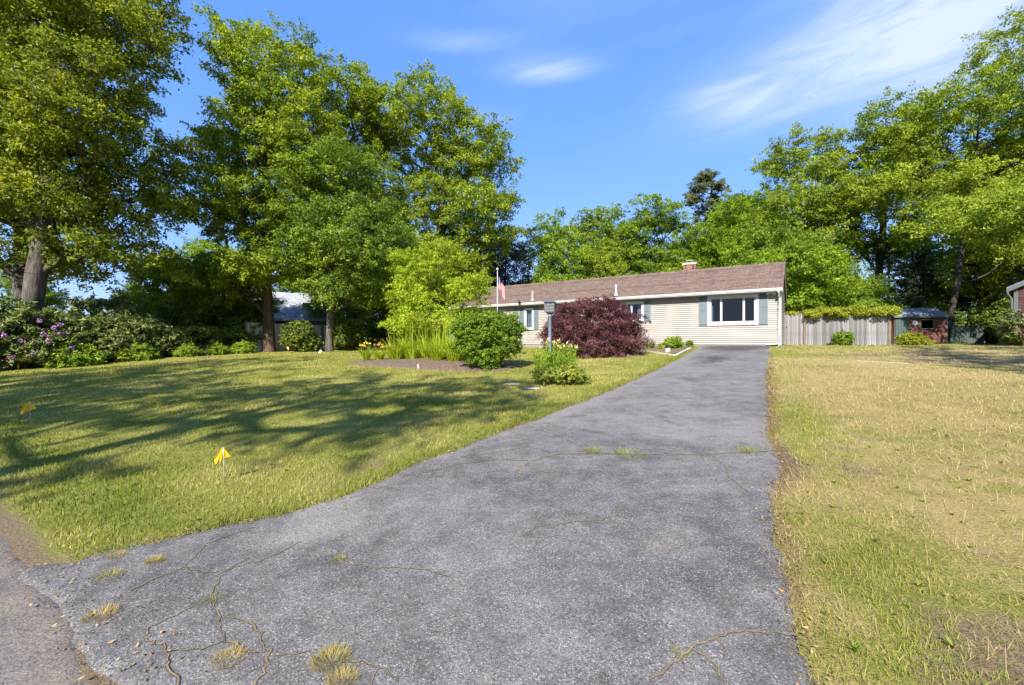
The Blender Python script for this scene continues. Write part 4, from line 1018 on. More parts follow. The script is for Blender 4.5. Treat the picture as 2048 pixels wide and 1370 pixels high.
for vx, vy in ((-12.93, .02), (-7.62, .0)):
    zr = EAVE + (vy - EY) * SL
    vp = MB().lathe([(.048, zr - .05), (.048, zr + .60)], vx, vy, 12).build('vent_pipe', M['white'], roof); MB().lathe([(.11, zr + .0), (.10, zr + .07), (.055, zr + .12)], vx, vy, 12).build('flashing_boot', M['white'], roof)
# chimney with single bricks
chx, chy = -4.73, 4.75
MB().box(chx - .345, chx + .345, chy - .245, chy + .245, 3.6, 4.80).build('chimney_core', M['mortar'], roof)
brick_x = MB().box(-.098, .098, -.05, .05, -.029, .029).build('brick', M['brick'], roof); brick_y = MB().box(-.05, .05, -.098, .098, -.029, .029).build('brick', M['brick'], roof)
bl = []
for r in range(8):
    zz = 4.27 + r * .068; off = .105 * (r % 2)
    for k in range(4):
        bx = chx - .36 + .105 + k * .21 - (off if k else 0) + (.0 if k else -.0)
        for sgn in (-1, 1): bl.append((brick_x, (min(max(bx, chx - .26), chx + .26), chy + sgn * .215, zz)))
    for k in range(2):
        for sgn in (-1, 1): bl.append((brick_y, (chx + sgn * .315, chy - .105 + k * .21, zz)))
first = set(); seen = set()
for src, p in bl:
    key = tuple(round(c, 2) for c in p)
    if key in seen: continue
    seen.add(key)
    if src not in first: o = src; first.add(src)
    else: o = src.copy(); C.objects.link(o)
    o.location = p
MB().box(chx - .40, chx + .40, chy - .30, chy + .30, 4.805, 4.89).build('chimney_crown', M['mortar'], roof)
mb = MB(); mb.box(chx - .22, chx + .22, chy - .16, chy + .16, 5.05, 5.075)
for sx in (-.17, .17):
    for sy in (-.11, .11): mb.box(chx + sx - .01, chx + sx + .01, chy + sy - .01, chy + sy + .01, 4.89, 5.05)
mb.build('chimney_cap', M['metal'], roof)


def window(key, mull, cw, fr, bot, curtain=None):
    """casing boards, inner frame, mullions, one pane per light"""
    x0, x1, z0, z1 = OPEN[key]
    mb = MB(); y0, y1 = -.065, .06
    mb.box(x0, x0 + cw, y0, y1, z0, z1); mb.box(x1 - cw, x1, y0, y1, z0, z1); mb.box(x0 + cw, x1 - cw, y0, y1, z1 - cw, z1); mb.box(x0 + cw, x1 - cw, y0 - .02, y1, z0, z0 + bot)
    win = mb.build('window', M['white'], H)
    a, b, c, d = x0 + cw, x1 - cw, z0 + bot, z1 - cw; y0, y1 = -.02, .05
    mb = MB(); mb.box(a, a + fr, y0, y1, c, d); mb.box(b - fr, b, y0, y1, c, d); mb.box(a + fr, b - fr, y0, y1, d - fr, d); mb.box(a + fr, b - fr, y0, y1, c, c + fr)
    mb.build('frame', M['white'], win); cuts = [a + fr]
    for q, mw in mull: MB().box(q - mw / 2, q + mw / 2, -.018, .048, c + fr, d - fr).build('mullion', M['white'], win); cuts += [q - mw / 2, q + mw / 2]
    cuts.append(b - fr)
    for p, q in zip(cuts[::2], cuts[1::2]): MB().box(p, q, .012, .018, c + fr, d - fr).build('pane', M['glass'], win)
    if curtain:
        for ca, cb in curtain:
            n_ = 24; V = []; t = np.linspace(0, 1, n_); xs = ca + (cb - ca) * t; ys = .16 + .025 * np.sin(t * 26)
            for zz in (c - .1, d + .05): V += [(xx, yy, zz) for xx, yy in zip(xs, ys)]
            for zz in (c - .1, d + .05): V += [(xx, yy + .006, zz) for xx, yy in zip(xs, ys)]
            i_ = np.arange(n_ - 1); Fc = np.concatenate([np.stack([i_, i_ + 1, i_ + 1 + n_, i_ + n_], -1), np.stack([i_ + 2 * n_, i_ + 3 * n_, i_ + 1 + 3 * n_, i_ + 1 + 2 * n_], -1)])
            link('curtain', mesh_np('curtain', np.array(V), Fc, M['curtain'], smooth=True), win)
    return win


window('picture', [(-2.40, .09), (-1.44, .09)], .115, .06, .13, [(-2.95, -2.78), (-1.05, -.93)])
window('double', [(-6.76, .09)], .09, .05, .10, [(-7.3, -6.9), (-6.5, -6.25)])
window('narrow', [], .09, .05, .10, [(-13.4, -12.9)])
x0, x1, z0, z1 = OPEN['door']
dr = MB().box(x0 + .06, x1 - .06, .02, .06, z0, z1 - .06).build('door', M['shutter'], H); MB().lathe([(.03, 0), (.03, .04), (.0, .05)], 0, 0, 10).build('handle', M['metal'], dr, loc=(x1 - .16, -.02, 1.0))
mb = MB(); mb.box(x0, x0 + .09, -.05, .05, z0, z1); mb.box(x1 - .09, x1, -.05, .05, z0, z1); mb.box(x0 + .09, x1 - .09, -.05, .05, z1 - .09, z1); mb.build('door_casing', M['white'], H)


def shutter(x0, x1, z0, z1):
    mb = MB(); y0, y1 = -.080, -.046; s = .045
    mb.box(x0, x0 + s, y0, y1, z0, z1); mb.box(x1 - s, x1, y0, y1, z0, z1); zm = (z0 + z1) / 2
    for q in (z0, zm - s / 2, z1 - s): mb.box(x0 + s, x1 - s, y0 + .001, y1, q, q + s)
    sh = mb.build('shutter', M['shutter'], H); MB().box(x0 + s, x1 - s, -.056, y1, z0 + s, z1 - s).build('panel', M['shutter'], sh)
    z = z0 + s + .012; base = None
    while z < z1 - s - .03:
        if abs(z + .015 - zm) > .045:
            if base is None: base = MB().prism([(-.056, 0), (-.076, .004), (-.058, .034), (-.056, .034)], 'x', x0 + s, x1 - s).build('louvre', M['shutter'], sh, loc=(0, 0, z))
            else: o = base.copy(); C.objects.link(o); o.location = (0, 0, z)
        z += .036
    return sh


for a in ((-.838, -.462, .98, 2.44), (-3.39, -3.015, .98, 2.44), (-6.095, -5.735, 1.24, 2.37), (-7.785, -7.425, 1.24, 2.37), (-12.805, -12.47, .93, 2.33), (-13.83, -13.485, .93, 2.33)): shutter(*a)
shutter(-14.28, -13.93, .93, 2.33)
# twin flood light under the eave by the corner, a white dome light by the double window, a dark flood light on the gutter
fl = MB().box(-.40, -.26, -.075, -.030, 2.36, 2.47).build('flood_light', M['white'], H)
for dx, dyy in ((-.15, -.26), (.13, -.24), (.0, -.20)):
    hd = MB().tube([(-.33, -.07, 2.40), (-.33 + dx * .5, -.14, 2.40 + (.05 if dx == 0 else -.01))], .015, 8).build('arm', M['white'], fl)
    MB().tube([(-.33 + dx * .55, -.13, 2.41 + (.06 if dx == 0 else 0)), (-.33 + dx * .8, dyy + .03, 2.38 + (.06 if dx == 0 else 0)), (-.33 + dx, dyy - .03, 2.345 + (.06 if dx == 0 else 0))], [.035, .06, .062], 12).build('lamp_head', M['white'], fl, True)
MB().lathe([(.02, 2.30), (.10, 2.24), (.115, 2.18), (.06, 2.15)], -7.95, -.13, 14).build('dome_light', M['white'], H, True)
mb = MB(); mb.box(-13.62, -13.44, EY - .20, EY - .116, EAVE - .02, EAVE + .05); mb.tube([(-13.53, EY - .16, EAVE + .03), (-13.5, EY - .28, EAVE + .12)], [.05, .09], 10); mb.build('dark_flood_light', M['black'], H)

# ------------------------------------------------------------------ right fence with vine
FU = 28.3
def board_fence(root, n, pitch, h, m, seed, rail_y=.03, hvar=.03, x_start=0.0):
    rs = np.random.default_rng(seed); base = []
    for k in range(4):
        mb = MB(); wd = pitch * .95; hh = h * (1 + hvar * (rs.random() - .5) * 2)
        mb.prism([(-wd / 2, .03), (wd / 2, .03), (wd / 2, hh - .03), (wd / 2 - .03, hh), (-wd / 2 + .03, hh), (-wd / 2, hh - .03)], 'y', -.010, .010); base.append(mb)
    src = []
    for i in range(n):
        k = int(rs.integers(4))
        if len(src) < 4: o = base[len(src)].build('fence_board', m, root); src.append(o)
        else: o = src[k].copy(); C.objects.link(o)
        o.location = (x_start + (i + .5) * pitch, rs.normal() * .004, rs.normal() * .012); o.rotation_euler = (rs.normal() * .004, rs.normal() * .005, rs.normal() * .02)


x0, y0 = W(FU, .70)
rf = thing('board_fence', 'weathered grey board fence with a gate, joining the right end of the house', 'fence', (x0, y0, 1.345), LOT_ROT)
board_fence(rf, 46, .096, 1.74, M['fence'], 5)
for q in (.35, 1.35): MB().box(.02, 4.4, .014, .052, q, q + .085).build('rail', M['fence'], rf)
for px_, ph, s in ((.0, 1.80, .05), (.965, 1.84, .055), (4.45, 1.70, .055)): MB().prism([(px_ - s, -.03 - s), (px_ + s, -.03 - s), (px_ + s, -.03 + s), (px_ - s, -.03 + s)], 'z', -.2, ph).build('post', M['post'], rf)
MB().box(.90, .935, -.04, -.012, .1, 1.1).build('gate_edge', M['post'], rf); MB().box(.10, .16, -.04, -.012, .98, 1.02).build('gate_latch', M['black'], rf)
vrs = np.random.default_rng(101); n = 190; vc = np.stack([vrs.uniform(.95, 4.7, n), -.04 + vrs.normal(size=n) * .15, 1.74 + vrs.normal(size=n) * .10 - .08 * (vrs.random(n) < .25)], -1)
vc2 = np.stack([vrs.uniform(3.2, 4.85, 34), vrs.normal(size=34) * .16, vrs.uniform(1.2, 1.85, 34)], -1); vc2 = vc2[vc2[:, 2] > 2.05 - (vc2[:, 0] - 3.0) * .42]; vc3 = np.stack([vrs.uniform(.1, 1, 8), np.zeros(8) + .08, 1.74 + .03 * vrs.random(8)], -1)
vc = np.concatenate([vc, vc2, vc3]); V, F, va_ = foliage(vrs, vc, .19, 80, .08, .7, .5, .2, .6, spray=False)
vroot = thing('climbing_vine', 'bright green vine sprawling along the top of the right board fence', 'vine', (x0, y0, 1.345), LOT_ROT)
tv, tf = skeleton(vrs, [(4.6, .09, -.05), (4.58, .09, .6), (4.5, .09, 1.2), (4.2, .08, 1.72), (3.2, .08, 1.75), (2.0, .08, 1.75), (1.0, .08, 1.75)], .02, vc)
link('stems', mesh_np('stems', tv, tf, M['bark_dark']), vroot); link('leaves', mesh_np('leaves', V, F, M['vine'], va_), vroot)
SB = shrub_meshes(87, [(0, 0, .35, .36, .34, .34)], .15, .16, 70, .075, 'bush', .7, .5, 0, .5, .7, tr=.02)
x, y = W(FU - .5, -1.9); shrub('small_shrub', 'small round green shrub against the middle of the right board fence', x, y, SB)
x, y = W(FU + .5, -4.6); shrub('small_shrub', 'yellow green low shrub at the right end of the board fence', x, y, shrub_meshes(88, [(0, 0, .4, .7, .6, .42), (.6, 0, .22, .6, .5, .25)], .2, .2, 70, .09, 'vine', .7, .5, 0, .5, .7, tr=.02), None, .75)
# house bed plants
x, y = W(20.6, 4.75); shrub('bed_plant', 'bright green leafy plant in the bed against the cream wall', x, y, shrub_meshes(89, [(0, 0, .28, .36, .33, .26), (-.3, 0, .18, .3, .3, .2)], .13, .14, 60, .08, 'lilyleaf', .7, .5, 0, .45, .6, tr=.015), cat='plant')
for lab, u, v, s in (('tiny plant in the house bed nearest the red maple', 21.6, 6.6, .5), ('tiny plant in the house bed left of the solar lamp', 20.6, 5.8, .45), ('tiny plant by the foundation left of the driveway top', 22.2, 4.4, .45)):
    x, y = W(u, v); shrub('bed_plant', lab, x, y, SB, 'tiny plants in the house bed', s, v, cat='plant')
x, y = W(19.0, 4.65); o = thing('solar_lamp', 'small black solar lamp on a white block in the house bed', 'garden lamp', (x, y, float(gz(x, y))))
MB().box(-.09, .09, -.07, .07, -.02, .16).build('block', M['trim'], o); MB().lathe([(.02, .14), (.02, .22), (.08, .23), (.09, .30), (.06, .34), (.01, .36)], 0, 0, 12).build('lamp_head', M['black'], o, True)

# ------------------------------------------------------------------ left fence
fx, fy = W(13.3, 28.4)
lf = thing('board_fence', 'tall brownish board fence standing in shade behind the left lawn', 'fence', (fx, fy, .88), math.atan2(NY, NX))
board_fence(lf, 92, .142, 1.86, M['fence_brown_lifted'], 6, hvar=.006)
for q in (.35, 1.4): MB().box(.02, 13.0, .014, .052, q, q + .085).build('rail', M['fence_brown_lifted'], lf)
for k in range(6): MB().box(k * 2.56 - .05, k * 2.56 + .05, -.11, -.011, -.2, 1.92).build('post', M['post'], lf)

# ------------------------------------------------------------------ shed and enclosure on the right
sx, sy = 26.0, 29.6
sh = thing('garden_shed', 'red shingled garden shed with grey roof beyond the vine fence', 'shed', (sx, sy, float(gz(sx, sy)) + .03), R(-8))
mb = MB(); wall_with_holes(mb, 0, 3.2, 0, 1.86, 0, .08, [(1.62, 2.36, 1.02, 1.58)]); mb.box(0, 3.2, 2.2, 2.3, 0, 1.86); mb.box(0, .08, .08, 2.2, 0, 1.86); mb.box(3.12, 3.2, .08, 2.2, 0, 1.86)
mb.prism([(0, 1.862), (2.3, 1.862), (1.15, 2.42)], 'x', 3.13, 3.199); mb.prism([(0, 1.862), (2.3, 1.862), (1.15, 2.42)], 'x', .001, .08); wl = mb.build('wall', M['red_wall'], sh)
for r in range(16):
    zz = .02 + r * .115
    for a, b in (((.95, 1.58), (2.40, 3.16)) if 1.0 < zz + .1 and zz < 1.58 else ((.95, 3.16),)): MB().prism([(-.001, zz), (-.018, zz), (-.004, zz + .12), (-.001, zz + .12)], 'x', a, b).build('shingle_course', M['red_wall'], wl)
d = MB().box(.05, .90, -.035, -.001, .02, 1.80).build('door', M['green_door'], sh)
for k in range(5): MB().box(.07 + k * .165, .07 + k * .165 + .15, -.05, -.036, .04, 1.78).build('door_plank', M['green_door'], d)
mb = MB(); mb.box(1.56, 1.62, -.045, .02, .98, 1.62); mb.box(2.36, 2.42, -.045, .02, .98, 1.62); mb.box(1.62, 2.36, -.045, .02, 1.58, 1.62); mb.box(1.62, 2.36, -.06, .02, .98, 1.02); wn = mb.build('window', M['shaded_trim'], sh)
MB().box(1.62, 2.36, .01, .016, 1.02, 1.58).build('pane', M['glass'], wn)
mb = MB(); mb.prism([(-.16, 1.80), (-.16, 1.85), (1.15, 2.48), (1.15, 2.43)], 'x', -.1, 3.3); mb.prism([(2.46, 1.80), (2.46, 1.85), (1.152, 2.48), (1.152, 2.43)], 'x', -.1, 3.3); mb.build('roof', M['slate_roof'], sh)
MB().box(-.1, 3.3, -.185, -.161, 1.74, 1.845).build('fascia', M['shaded_trim'], sh); MB().box(3.13, 3.215, -.03, -.002, 0, 1.74).build('corner_board', M['shaded_trim'], sh)
MB().tube([(1.24, -.02, 1.40), (1.24, -.045, 1.40)], .16, 20).build('wall_plate', M['flag_white'], sh)
ex, ey = 29.9, 29.6
en = thing('board_enclosure', 'low dark green board enclosure standing right of the red shed', 'enclosure', (ex, ey, float(gz(ex, ey)) + .02), R(-10))
pb = None
for k in range(13):
    if pb is None: pb = MB().box(.0, .135, -.012, .012, .02, 1.12).build('plank', M['green_bin'], en); o = pb
    else: o = pb.copy(); C.objects.link(o)
    o.location = (k * .142, 0, 0)
for k in (0, .92, 1.86): MB().box(k - .04, k + .04, .013, .09, 0, 1.15).build('post', M['green_bin'], en)
MB().box(-.04, 1.9, -.03, .04, 1.151, 1.19).build('cap_rail', M['green_bin'], en)
mb = MB(); mb.box(-.02, .02, .1, 1.3, .02, 1.1); mb.box(1.82, 1.86, .1, 1.3, .02, 1.1); mb.build('side_panel', M['green_bin'], en)

# ------------------------------------------------------------------ neighbouring houses
nx, ny = 23.35, 20.2
nh = thing('neighbour_house', 'maroon shingled gable of the neighbouring house at the right edge', 'house', (nx, ny, 1.50), R(-50))
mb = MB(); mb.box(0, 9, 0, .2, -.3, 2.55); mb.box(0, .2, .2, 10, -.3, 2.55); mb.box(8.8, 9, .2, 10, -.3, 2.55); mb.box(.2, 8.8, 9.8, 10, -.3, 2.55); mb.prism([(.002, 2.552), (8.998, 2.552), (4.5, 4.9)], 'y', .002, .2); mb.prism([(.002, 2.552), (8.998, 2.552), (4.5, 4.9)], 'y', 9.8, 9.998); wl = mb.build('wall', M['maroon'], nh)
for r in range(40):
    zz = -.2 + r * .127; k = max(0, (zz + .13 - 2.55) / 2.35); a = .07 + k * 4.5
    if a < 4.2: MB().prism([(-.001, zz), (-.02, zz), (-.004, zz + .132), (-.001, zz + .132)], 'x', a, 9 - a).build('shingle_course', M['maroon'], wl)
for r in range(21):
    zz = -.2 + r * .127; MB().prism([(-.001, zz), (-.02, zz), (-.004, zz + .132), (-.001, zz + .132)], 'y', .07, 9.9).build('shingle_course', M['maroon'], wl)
mb = MB(); mb.prism([(-.25, 2.48), (-.25, 2.56), (4.5, 5.06), (4.5, 4.98)], 'y', -.25, 10.3); mb.prism([(9.45, 2.38), (9.45, 2.46), (4.502, 5.06), (4.502, 4.98)], 'y', -.25, 10.3); mb.build('roof', M['slate_roof'], nh)
mb = MB(); mb.prism([(-.25, 2.33), (-.25, 2.475), (4.5, 4.975), (4.5, 4.82)], 'y', -.24, -.20); mb.prism([(9.45, 2.22), (9.45, 2.375), (4.502, 4.975), (4.502, 4.82)], 'y', -.33, -.29); mb.build('rake_trim', M['shaded_trim'], nh)
mb = MB(); mb.box(-.03, .10, -.03, -.001, -.2, 2.5); mb.build('corner_board', M['shaded_trim'], nh)
MB().tube([(-.22, -.18, 2.42), (-.22, -.16, 2.25), (-.1, -.06, 2.05), (-.08, -.06, -.1)], .045, 8).build('downspout', M['shaded_trim'], nh, True)
mb = MB(); mb.box(1.9, 2.0, -.05, .0, .9, 2.2); mb.box(2.9, 3.0, -.05, 0, .9, 2.2); mb.box(2.0, 2.9, -.05, 0, 2.1, 2.2); mb.box(2.0, 2.9, -.06, 0, .9, 1.0); wn = mb.build('window', M['white'], nh); MB().box(2, 2.9, -.03, -.024, 1.0, 2.1).build('pane', M['glass'], wn)

bx, by = -26.4, 35.6
bh = thing('neighbour_house', 'grey roofed neighbouring house half hidden behind the left trees and fence', 'house', (bx, by, 1.0), R(24))
mb = MB(); wall_with_holes(mb, 0, 11.5, -.2, 2.65, 0, .2, [(6.2, 6.95, 1.45, 2.4), (7.05, 7.8, 1.45, 2.4)]); mb.box(0, 11.5, 7.8, 8, -.2, 2.65); mb.box(11.3, 11.5, .2, 7.8, -.2, 2.65); mb.prism([(.002, 2.652), (7.998, 2.652), (4, 5.2)], 'x', 11.3, 11.498); wl = mb.build('wall', M['bluewall'], bh)
mb = MB(); mb.box(.0, .2, .2, 7.8, -.2, 2.65); mb.prism([(.002, 2.652), (7.998, 2.652), (4, 5.2)], 'x', .002, .2); mb.build('gable_wall', M['trim'], bh)
for r in range(18):
    zz = -.1 + r * .15
    for a, b in (((.05, 6.12), (7.88, 11.45)) if zz + .15 > 1.4 and zz < 2.45 else ((.05, 11.45),)): MB().prism([(-.001, zz), (-.02, zz), (-.004, zz + .155), (-.001, zz + .155)], 'x', a, b).build('siding_board', M['bluewall'], wl)
for a in (6.2, 7.05):
    mb = MB(); mb.box(a - .07, a, -.05, .05, 1.38, 2.47); mb.box(a + .75, a + .82 - (.0 if a > 7 else .04), -.05, .05, 1.38, 2.47); mb.box(a, a + .75, -.05, .05, 2.4, 2.47); mb.box(a, a + .75, -.06, .05, 1.38, 1.45); wn = mb.build('window', M['white'], bh); MB().box(a, a + .75, .0, .006, 1.45, 2.4).build('pane', M['glass'], wn)
mb = MB(); n = 30; sl = (5.3 - 2.55) / 4.4
for i in range(n):
    q0 = -.4 + i * 4.4 / n; q1 = q0 + 4.4 / n; mb.prism([(q0, 2.55 + (q0 + .4) * sl), (q0, 2.60 + (q0 + .4) * sl), (q1 + .01, 2.588 + (q1 + .4) * sl), (q1 + .01, 2.55 + (q1 + .4) * sl)], 'x', -.25, 11.75)
mb.prism([(4.012, 5.31), (4.012, 5.345), (8.4, 2.59), (8.4, 2.55)], 'x', -.25, 11.75); rfn = mb.build('roof', M['nroof'], bh)
mb = MB(); mb.prism([(-.4, 2.38), (-.4, 2.54), (4, 5.29), (4, 5.10)], 'x', -.22, -.17); mb.prism([(8.4, 2.38), (8.4, 2.54), (4.002, 5.29), (4.002, 5.10)], 'x', -.22, -.17); mb.box(-.2, 11.7, -.44, -.405, 2.42, 2.56); mb.build('roof_trim', M['trim'], bh)
sk = MB().prism([(1.0, 3.46), (1.0, 3.62), (2.1, 4.31), (2.1, 4.15)], 'x', 8.2, 9.4).build('skylight', M['trim'], rfn); MB().prism([(1.08, 3.67), (1.08, 3.69), (2.02, 4.28), (2.02, 4.26)], 'x', 8.28, 9.32).build('pane', M['glass'], sk)

# right-hand rhododendron at the neighbour's corner
x, y = 22.3, 18.9
rr = shrub('rhododendron', 'crimson and pink flowering rhododendron in front of the maroon house', x, y, RH, None, .62, 1.0)
link('blossom', blossom_mesh(9, [(0, 0, 1.5, 1.3, 1.25, 1.05), (.8, 0, .9, 1.0, 1.0, .75), (-.8, -.2, .9, 1.0, 1.0, .75)], 90, .13, 'crimson', (0, 0, .1)), rr)
for lab, x, y, s_, rz in (('dark bush left of the deep shade behind the enclosure', 32.0, 33.0, 1.7, .4), ('dark bush in the deep shade at the right', 35.5, 31.8, 1.9, 1.4), ('dark bush against the back wall of trees by the maroon house', 33.8, 26.4, 1.7, 2.4), ('dark bush behind the red shed', 28.4, 33.4, 1.8, 3.0), ('dark bush showing past the right corner of the vine fence', 25.2, 33.2, 1.5, 5.0)):
    shrub('shade_bush', lab, x, y, FS, 'dark bushes in the right shade', s_, rz)
rr2 = shrub('fence_shrub', 'dark shrub in the deep shade beyond the green enclosure', 33.0, 28.6, FS, None, 1.6, 1.0)

# ------------------------------------------------------------------ lamp post and lily clump
lx, ly = .98, 11.25; lz = float(gz(lx, ly))
lp = thing('lamp_post', 'blue grey garden lamp post with dark square lantern among the lilies', 'lamp post', (lx, ly, lz), R(-12))
MB().lathe([(.055, -.1), (.055, .06), (.044, .10), (.042, 1.62), (.055, 1.63), (.055, 1.66)], 0, 0, 14).build('post', M['lamp_blue'], lp, True)
ln = MB().lathe([(.055, 1.655), (.10, 1.69), (.13, 1.71), (.13, 1.735)], 0, 0, 4).build('lantern_base', M['lamp_dark'], lp); ln.rotation_euler = (0, 0, R(45))
MB().box(-.115, .115, -.115, .115, 1.736, 1.965).build('lantern_glass', M['lamp_glass'], lp)
mb = MB()
for a in (-1, 1):
    for b in (-1, 1): mb.box(a * .12 - .012, a * .12 + .012, b * .12 - .012, b * .12 + .012, 1.73, 1.975)
    for q in (-.06, 0, .06): mb.box(q - .004, q + .004, a * .119 - .004, a * .119 + .004, 1.737, 1.965); mb.box(a * .119 - .004, a * .119 + .004, q - .004, q + .004, 1.737, 1.965)
    for zz in (1.81, 1.89): mb.box(-.108, .108, a * .122 - .004, a * .122 + .004, zz - .004, zz + .004); mb.box(a * .122 - .004, a * .122 + .004, -.108, .108, zz - .004, zz + .004)
mb.build('lantern_bars', M['lamp_dark'], lp)
mb = MB(); mb.box(-.155, .155, -.155, .155, 1.976, 1.995); mb.v += [(-.14, -.14, 1.996), (.14, -.14, 1.996), (.14, .14, 1.996), (-.14, .14, 1.996), (-.06, -.06, 2.045), (.06, -.06, 2.045), (.06, .06, 2.045), (-.06, .06, 2.045)]; k = 8
mb.f += [tuple(k + i for i in f) for f in ((4, 5, 6, 7), (0, 1, 5, 4), (1, 2, 6, 5), (2, 3, 7, 6), (3, 0, 4, 7))]; mb.build('lantern_roof', M['lamp_dark'], lp)

lrs = np.random.default_rng(111); n = 85
ang = lrs.random(n) * 6.28; rad = lrs.random(n) ** .5; P = np.stack([.56 * rad * np.cos(ang), .50 * rad * np.sin(ang), np.zeros(n)], -1); Ls = lrs.uniform(.68, 1.15, n) * (1 - .25 * rad); le = .18 * rad + .05 * lrs.random(n)
stv = blades(lrs, P, Ls, np.full(n, .012), ang, le, np.full(n, .05), 3, np.full(n, .5)); lf_parts = []; tops = []
for k in range(n):
    m = 34; t = np.linspace(.12, .98, m); d = np.array([np.cos(ang[k]) * np.sin(le[k]), np.sin(ang[k]) * np.sin(le[k]), np.cos(le[k])]); pp = P[k] + d * (t * Ls[k])[:, None]; a = np.arange(m) * 2.4 + lrs.random() * 6
    o_ = np.stack([np.cos(a), np.sin(a), np.full(m, .35)], -1); lf_parts.append(leaves(lrs, pp + o_ * .045, .105, .3, o_ * 2, 0, .17, np.clip(.5 + .2 * lrs.normal(size=m), 0, 1))); tops.append(P[k] + d * Ls[k])
V, F, v = join(lf_parts + [stv]); lc = thing('lily_clump', 'yellow green lily clump with pale buds around the lamp post', 'plant', (lx + .12, ly - .35, float(gz(lx, ly - .35)) + .01))
lc.scale = (.86, .9, 1.0); link('leaves', mesh_np('leaves', V, F, M['lilyleaf'], v), lc)
tp = np.array([q for k, q in enumerate(tops) if Ls[k] > .82]); cid = np.repeat(np.arange(len(tp)), 5); d = unit(lrs.normal(size=(len(cid), 3)) * .5 + [0, 0, 1]); X = leaves(lrs, tp[cid] + d * .04 + lrs.normal(size=(len(cid), 3)) * .015, .085, 0, d * 2, -1, .26)
tag(link('buds', mesh_np('buds', X[0], X[1], M['bud'], X[2]), lc), kind='stuff')
g_ = np.random.default_rng(112); c = np.stack([g_.uniform(-.6, .5, 130), g_.uniform(-.6, .35, 130), g_.uniform(.04, .22, 130)], -1); c[:, 2] += .15 * np.exp(-(c[:, 0] ** 2 + c[:, 1] ** 2)); V, F, v = foliage(g_, c, .13, 36, .065, .6, .7, 0, .55)
gc = thing('ground_cover_plant', 'low leafy plant spreading at the foot of the lily clump', 'plant', (lx + .2, ly - .75, float(gz(lx, ly - .75)))); link('leaves', mesh_np('leaves', V, F, M['weed'], v), gc)

# ------------------------------------------------------------------ flagpole
px0, py0 = -.58, 17.3; pz = float(gz(px0, py0))
fp = thing('flagpole', 'thin white flagpole with a hanging stars and stripes flag behind the clipped bush', 'flagpole', (px0, py0, pz))
MB().lathe([(.014, 0), (.012, 3.55)], 0, 0, 10).build('pole', M['white'], fp, True); MB().lathe([(.02, 3.55), (.05, 3.57), (.055, 3.6), (.03, 3.63), (.0, 3.65)], 0, 0, 12).build('finial', M['trim'], fp, True)


def cloth_mat():
    m = bpy.data.materials.new('flag_cloth'); m.use_nodes = True; t = NT(m.node_tree); uv = t.n('ShaderNodeUVMap').outputs[0]; s = t.n('ShaderNodeSeparateXYZ', {'Vector': uv})
    st = t.m('MODULO', t.m('FLOOR', t.m('MULTIPLY', s.outputs[1], 13.0)), 2.0); col = t.mix(st, (.45, .015, .03), (.62, .61, .60))
    star = t.n('ShaderNodeTexVoronoi', {'Vector': uv, 'Scale': 22.0}, feature='F1'); star.inputs['Randomness'].default_value = 0
    can = t.m('MULTIPLY', t.m('LESS_THAN', s.outputs[0], .4), t.m('GREATER_THAN', s.outputs[1], .46)); cc = t.mix(t.m('LESS_THAN', star.outputs['Distance'], .28), (.03, .05, .19), (.7, .7, .7)); col = t.mix(can, col, cc)
    b = t.n('ShaderNodeBsdfPrincipled', {'Base Color': col, 'Roughness': .8}); tr = t.n('ShaderNodeBsdfTranslucent', {'Color': col}); mx = t.n('ShaderNodeMixShader', {0: .25, 1: b.outputs[0], 2: tr.outputs[0]}); t.n('ShaderNodeOutputMaterial', {'Surface': mx.outputs[0]}); return m


# a flag hanging limp: the fly edge falls down beside the pole in folds
nu_, nv_ = 22, 14; V = []; uvs = []
for j in range(nv_):
    tv_ = j / (nv_ - 1)
    for i in range(nu_):
        tu_ = i / (nu_ - 1); zt = 3.30 - .50 * (1 - tv_); hang = .62 * tu_ ** 1.25
        V.append((.02 + .30 * tu_ ** .8 + .03 * math.sin(tu_ * 9 + tv_ * 1.5), -.03 + .055 * math.sin(tu_ * 14 + tv_), zt - hang)); uvs.append((tu_, tv_))
Fq = [(j * nu_ + i, j * nu_ + i + 1, (j + 1) * nu_ + i + 1, (j + 1) * nu_ + i) for j in range(nv_ - 1) for i in range(nu_ - 1)]
me = bpy.data.meshes.new('flag'); me.from_pydata(V, [], Fq); uvl = me.uv_layers.new(name='UVMap')
for lp_ in me.loops: uvl.data[lp_.index].uv = uvs[lp_.vertex_index]
me.materials.append(cloth_mat()); me.polygons.foreach_set('use_smooth', np.ones(len(me.polygons), bool)); link('flag', me, fp)

# ------------------------------------------------------------------ marker flags
def marker(label, x, y, m, h, sz, rz, group, tilt=.0):
    o = thing('marker_flag', label, 'marker flag', (x, y, float(gz(x, y))), rz, group); o.rotation_euler = (tilt, tilt * .6, rz)
    MB().tube([(.0, 0, -.05), (-.004, 0, h * .5), (-.012, 0, h)], .0045 + .002 * (y > 10), 6).build('stake', M['stake'], o, True)
    q = [(0, 0, .02), (-.46, -.10, -.60), (-.52, .02, -.82), (-.34, -.20, -1.02), (-.20, -.05, -.92), (-.06, -.16, -.78), (.02, -.02, -.74), (.22, .10, -.68), (.42, .02, -.62), (.30, .16, -.44)]   # a folded sheet drooping like a small tent
    me = bpy.data.meshes.new('flag'); me.from_pydata([(-.012 + a * sz, b * sz, h + c * sz) for a, b, c in q], [], [(0, k, k + 1) for k in range(1, 9)]); me.materials.append(M[m]); fl_ = link('flag', me, o)
    sm = fl_.modifiers.new('thickness', 'SOLIDIFY'); sm.thickness = .0015
    return o


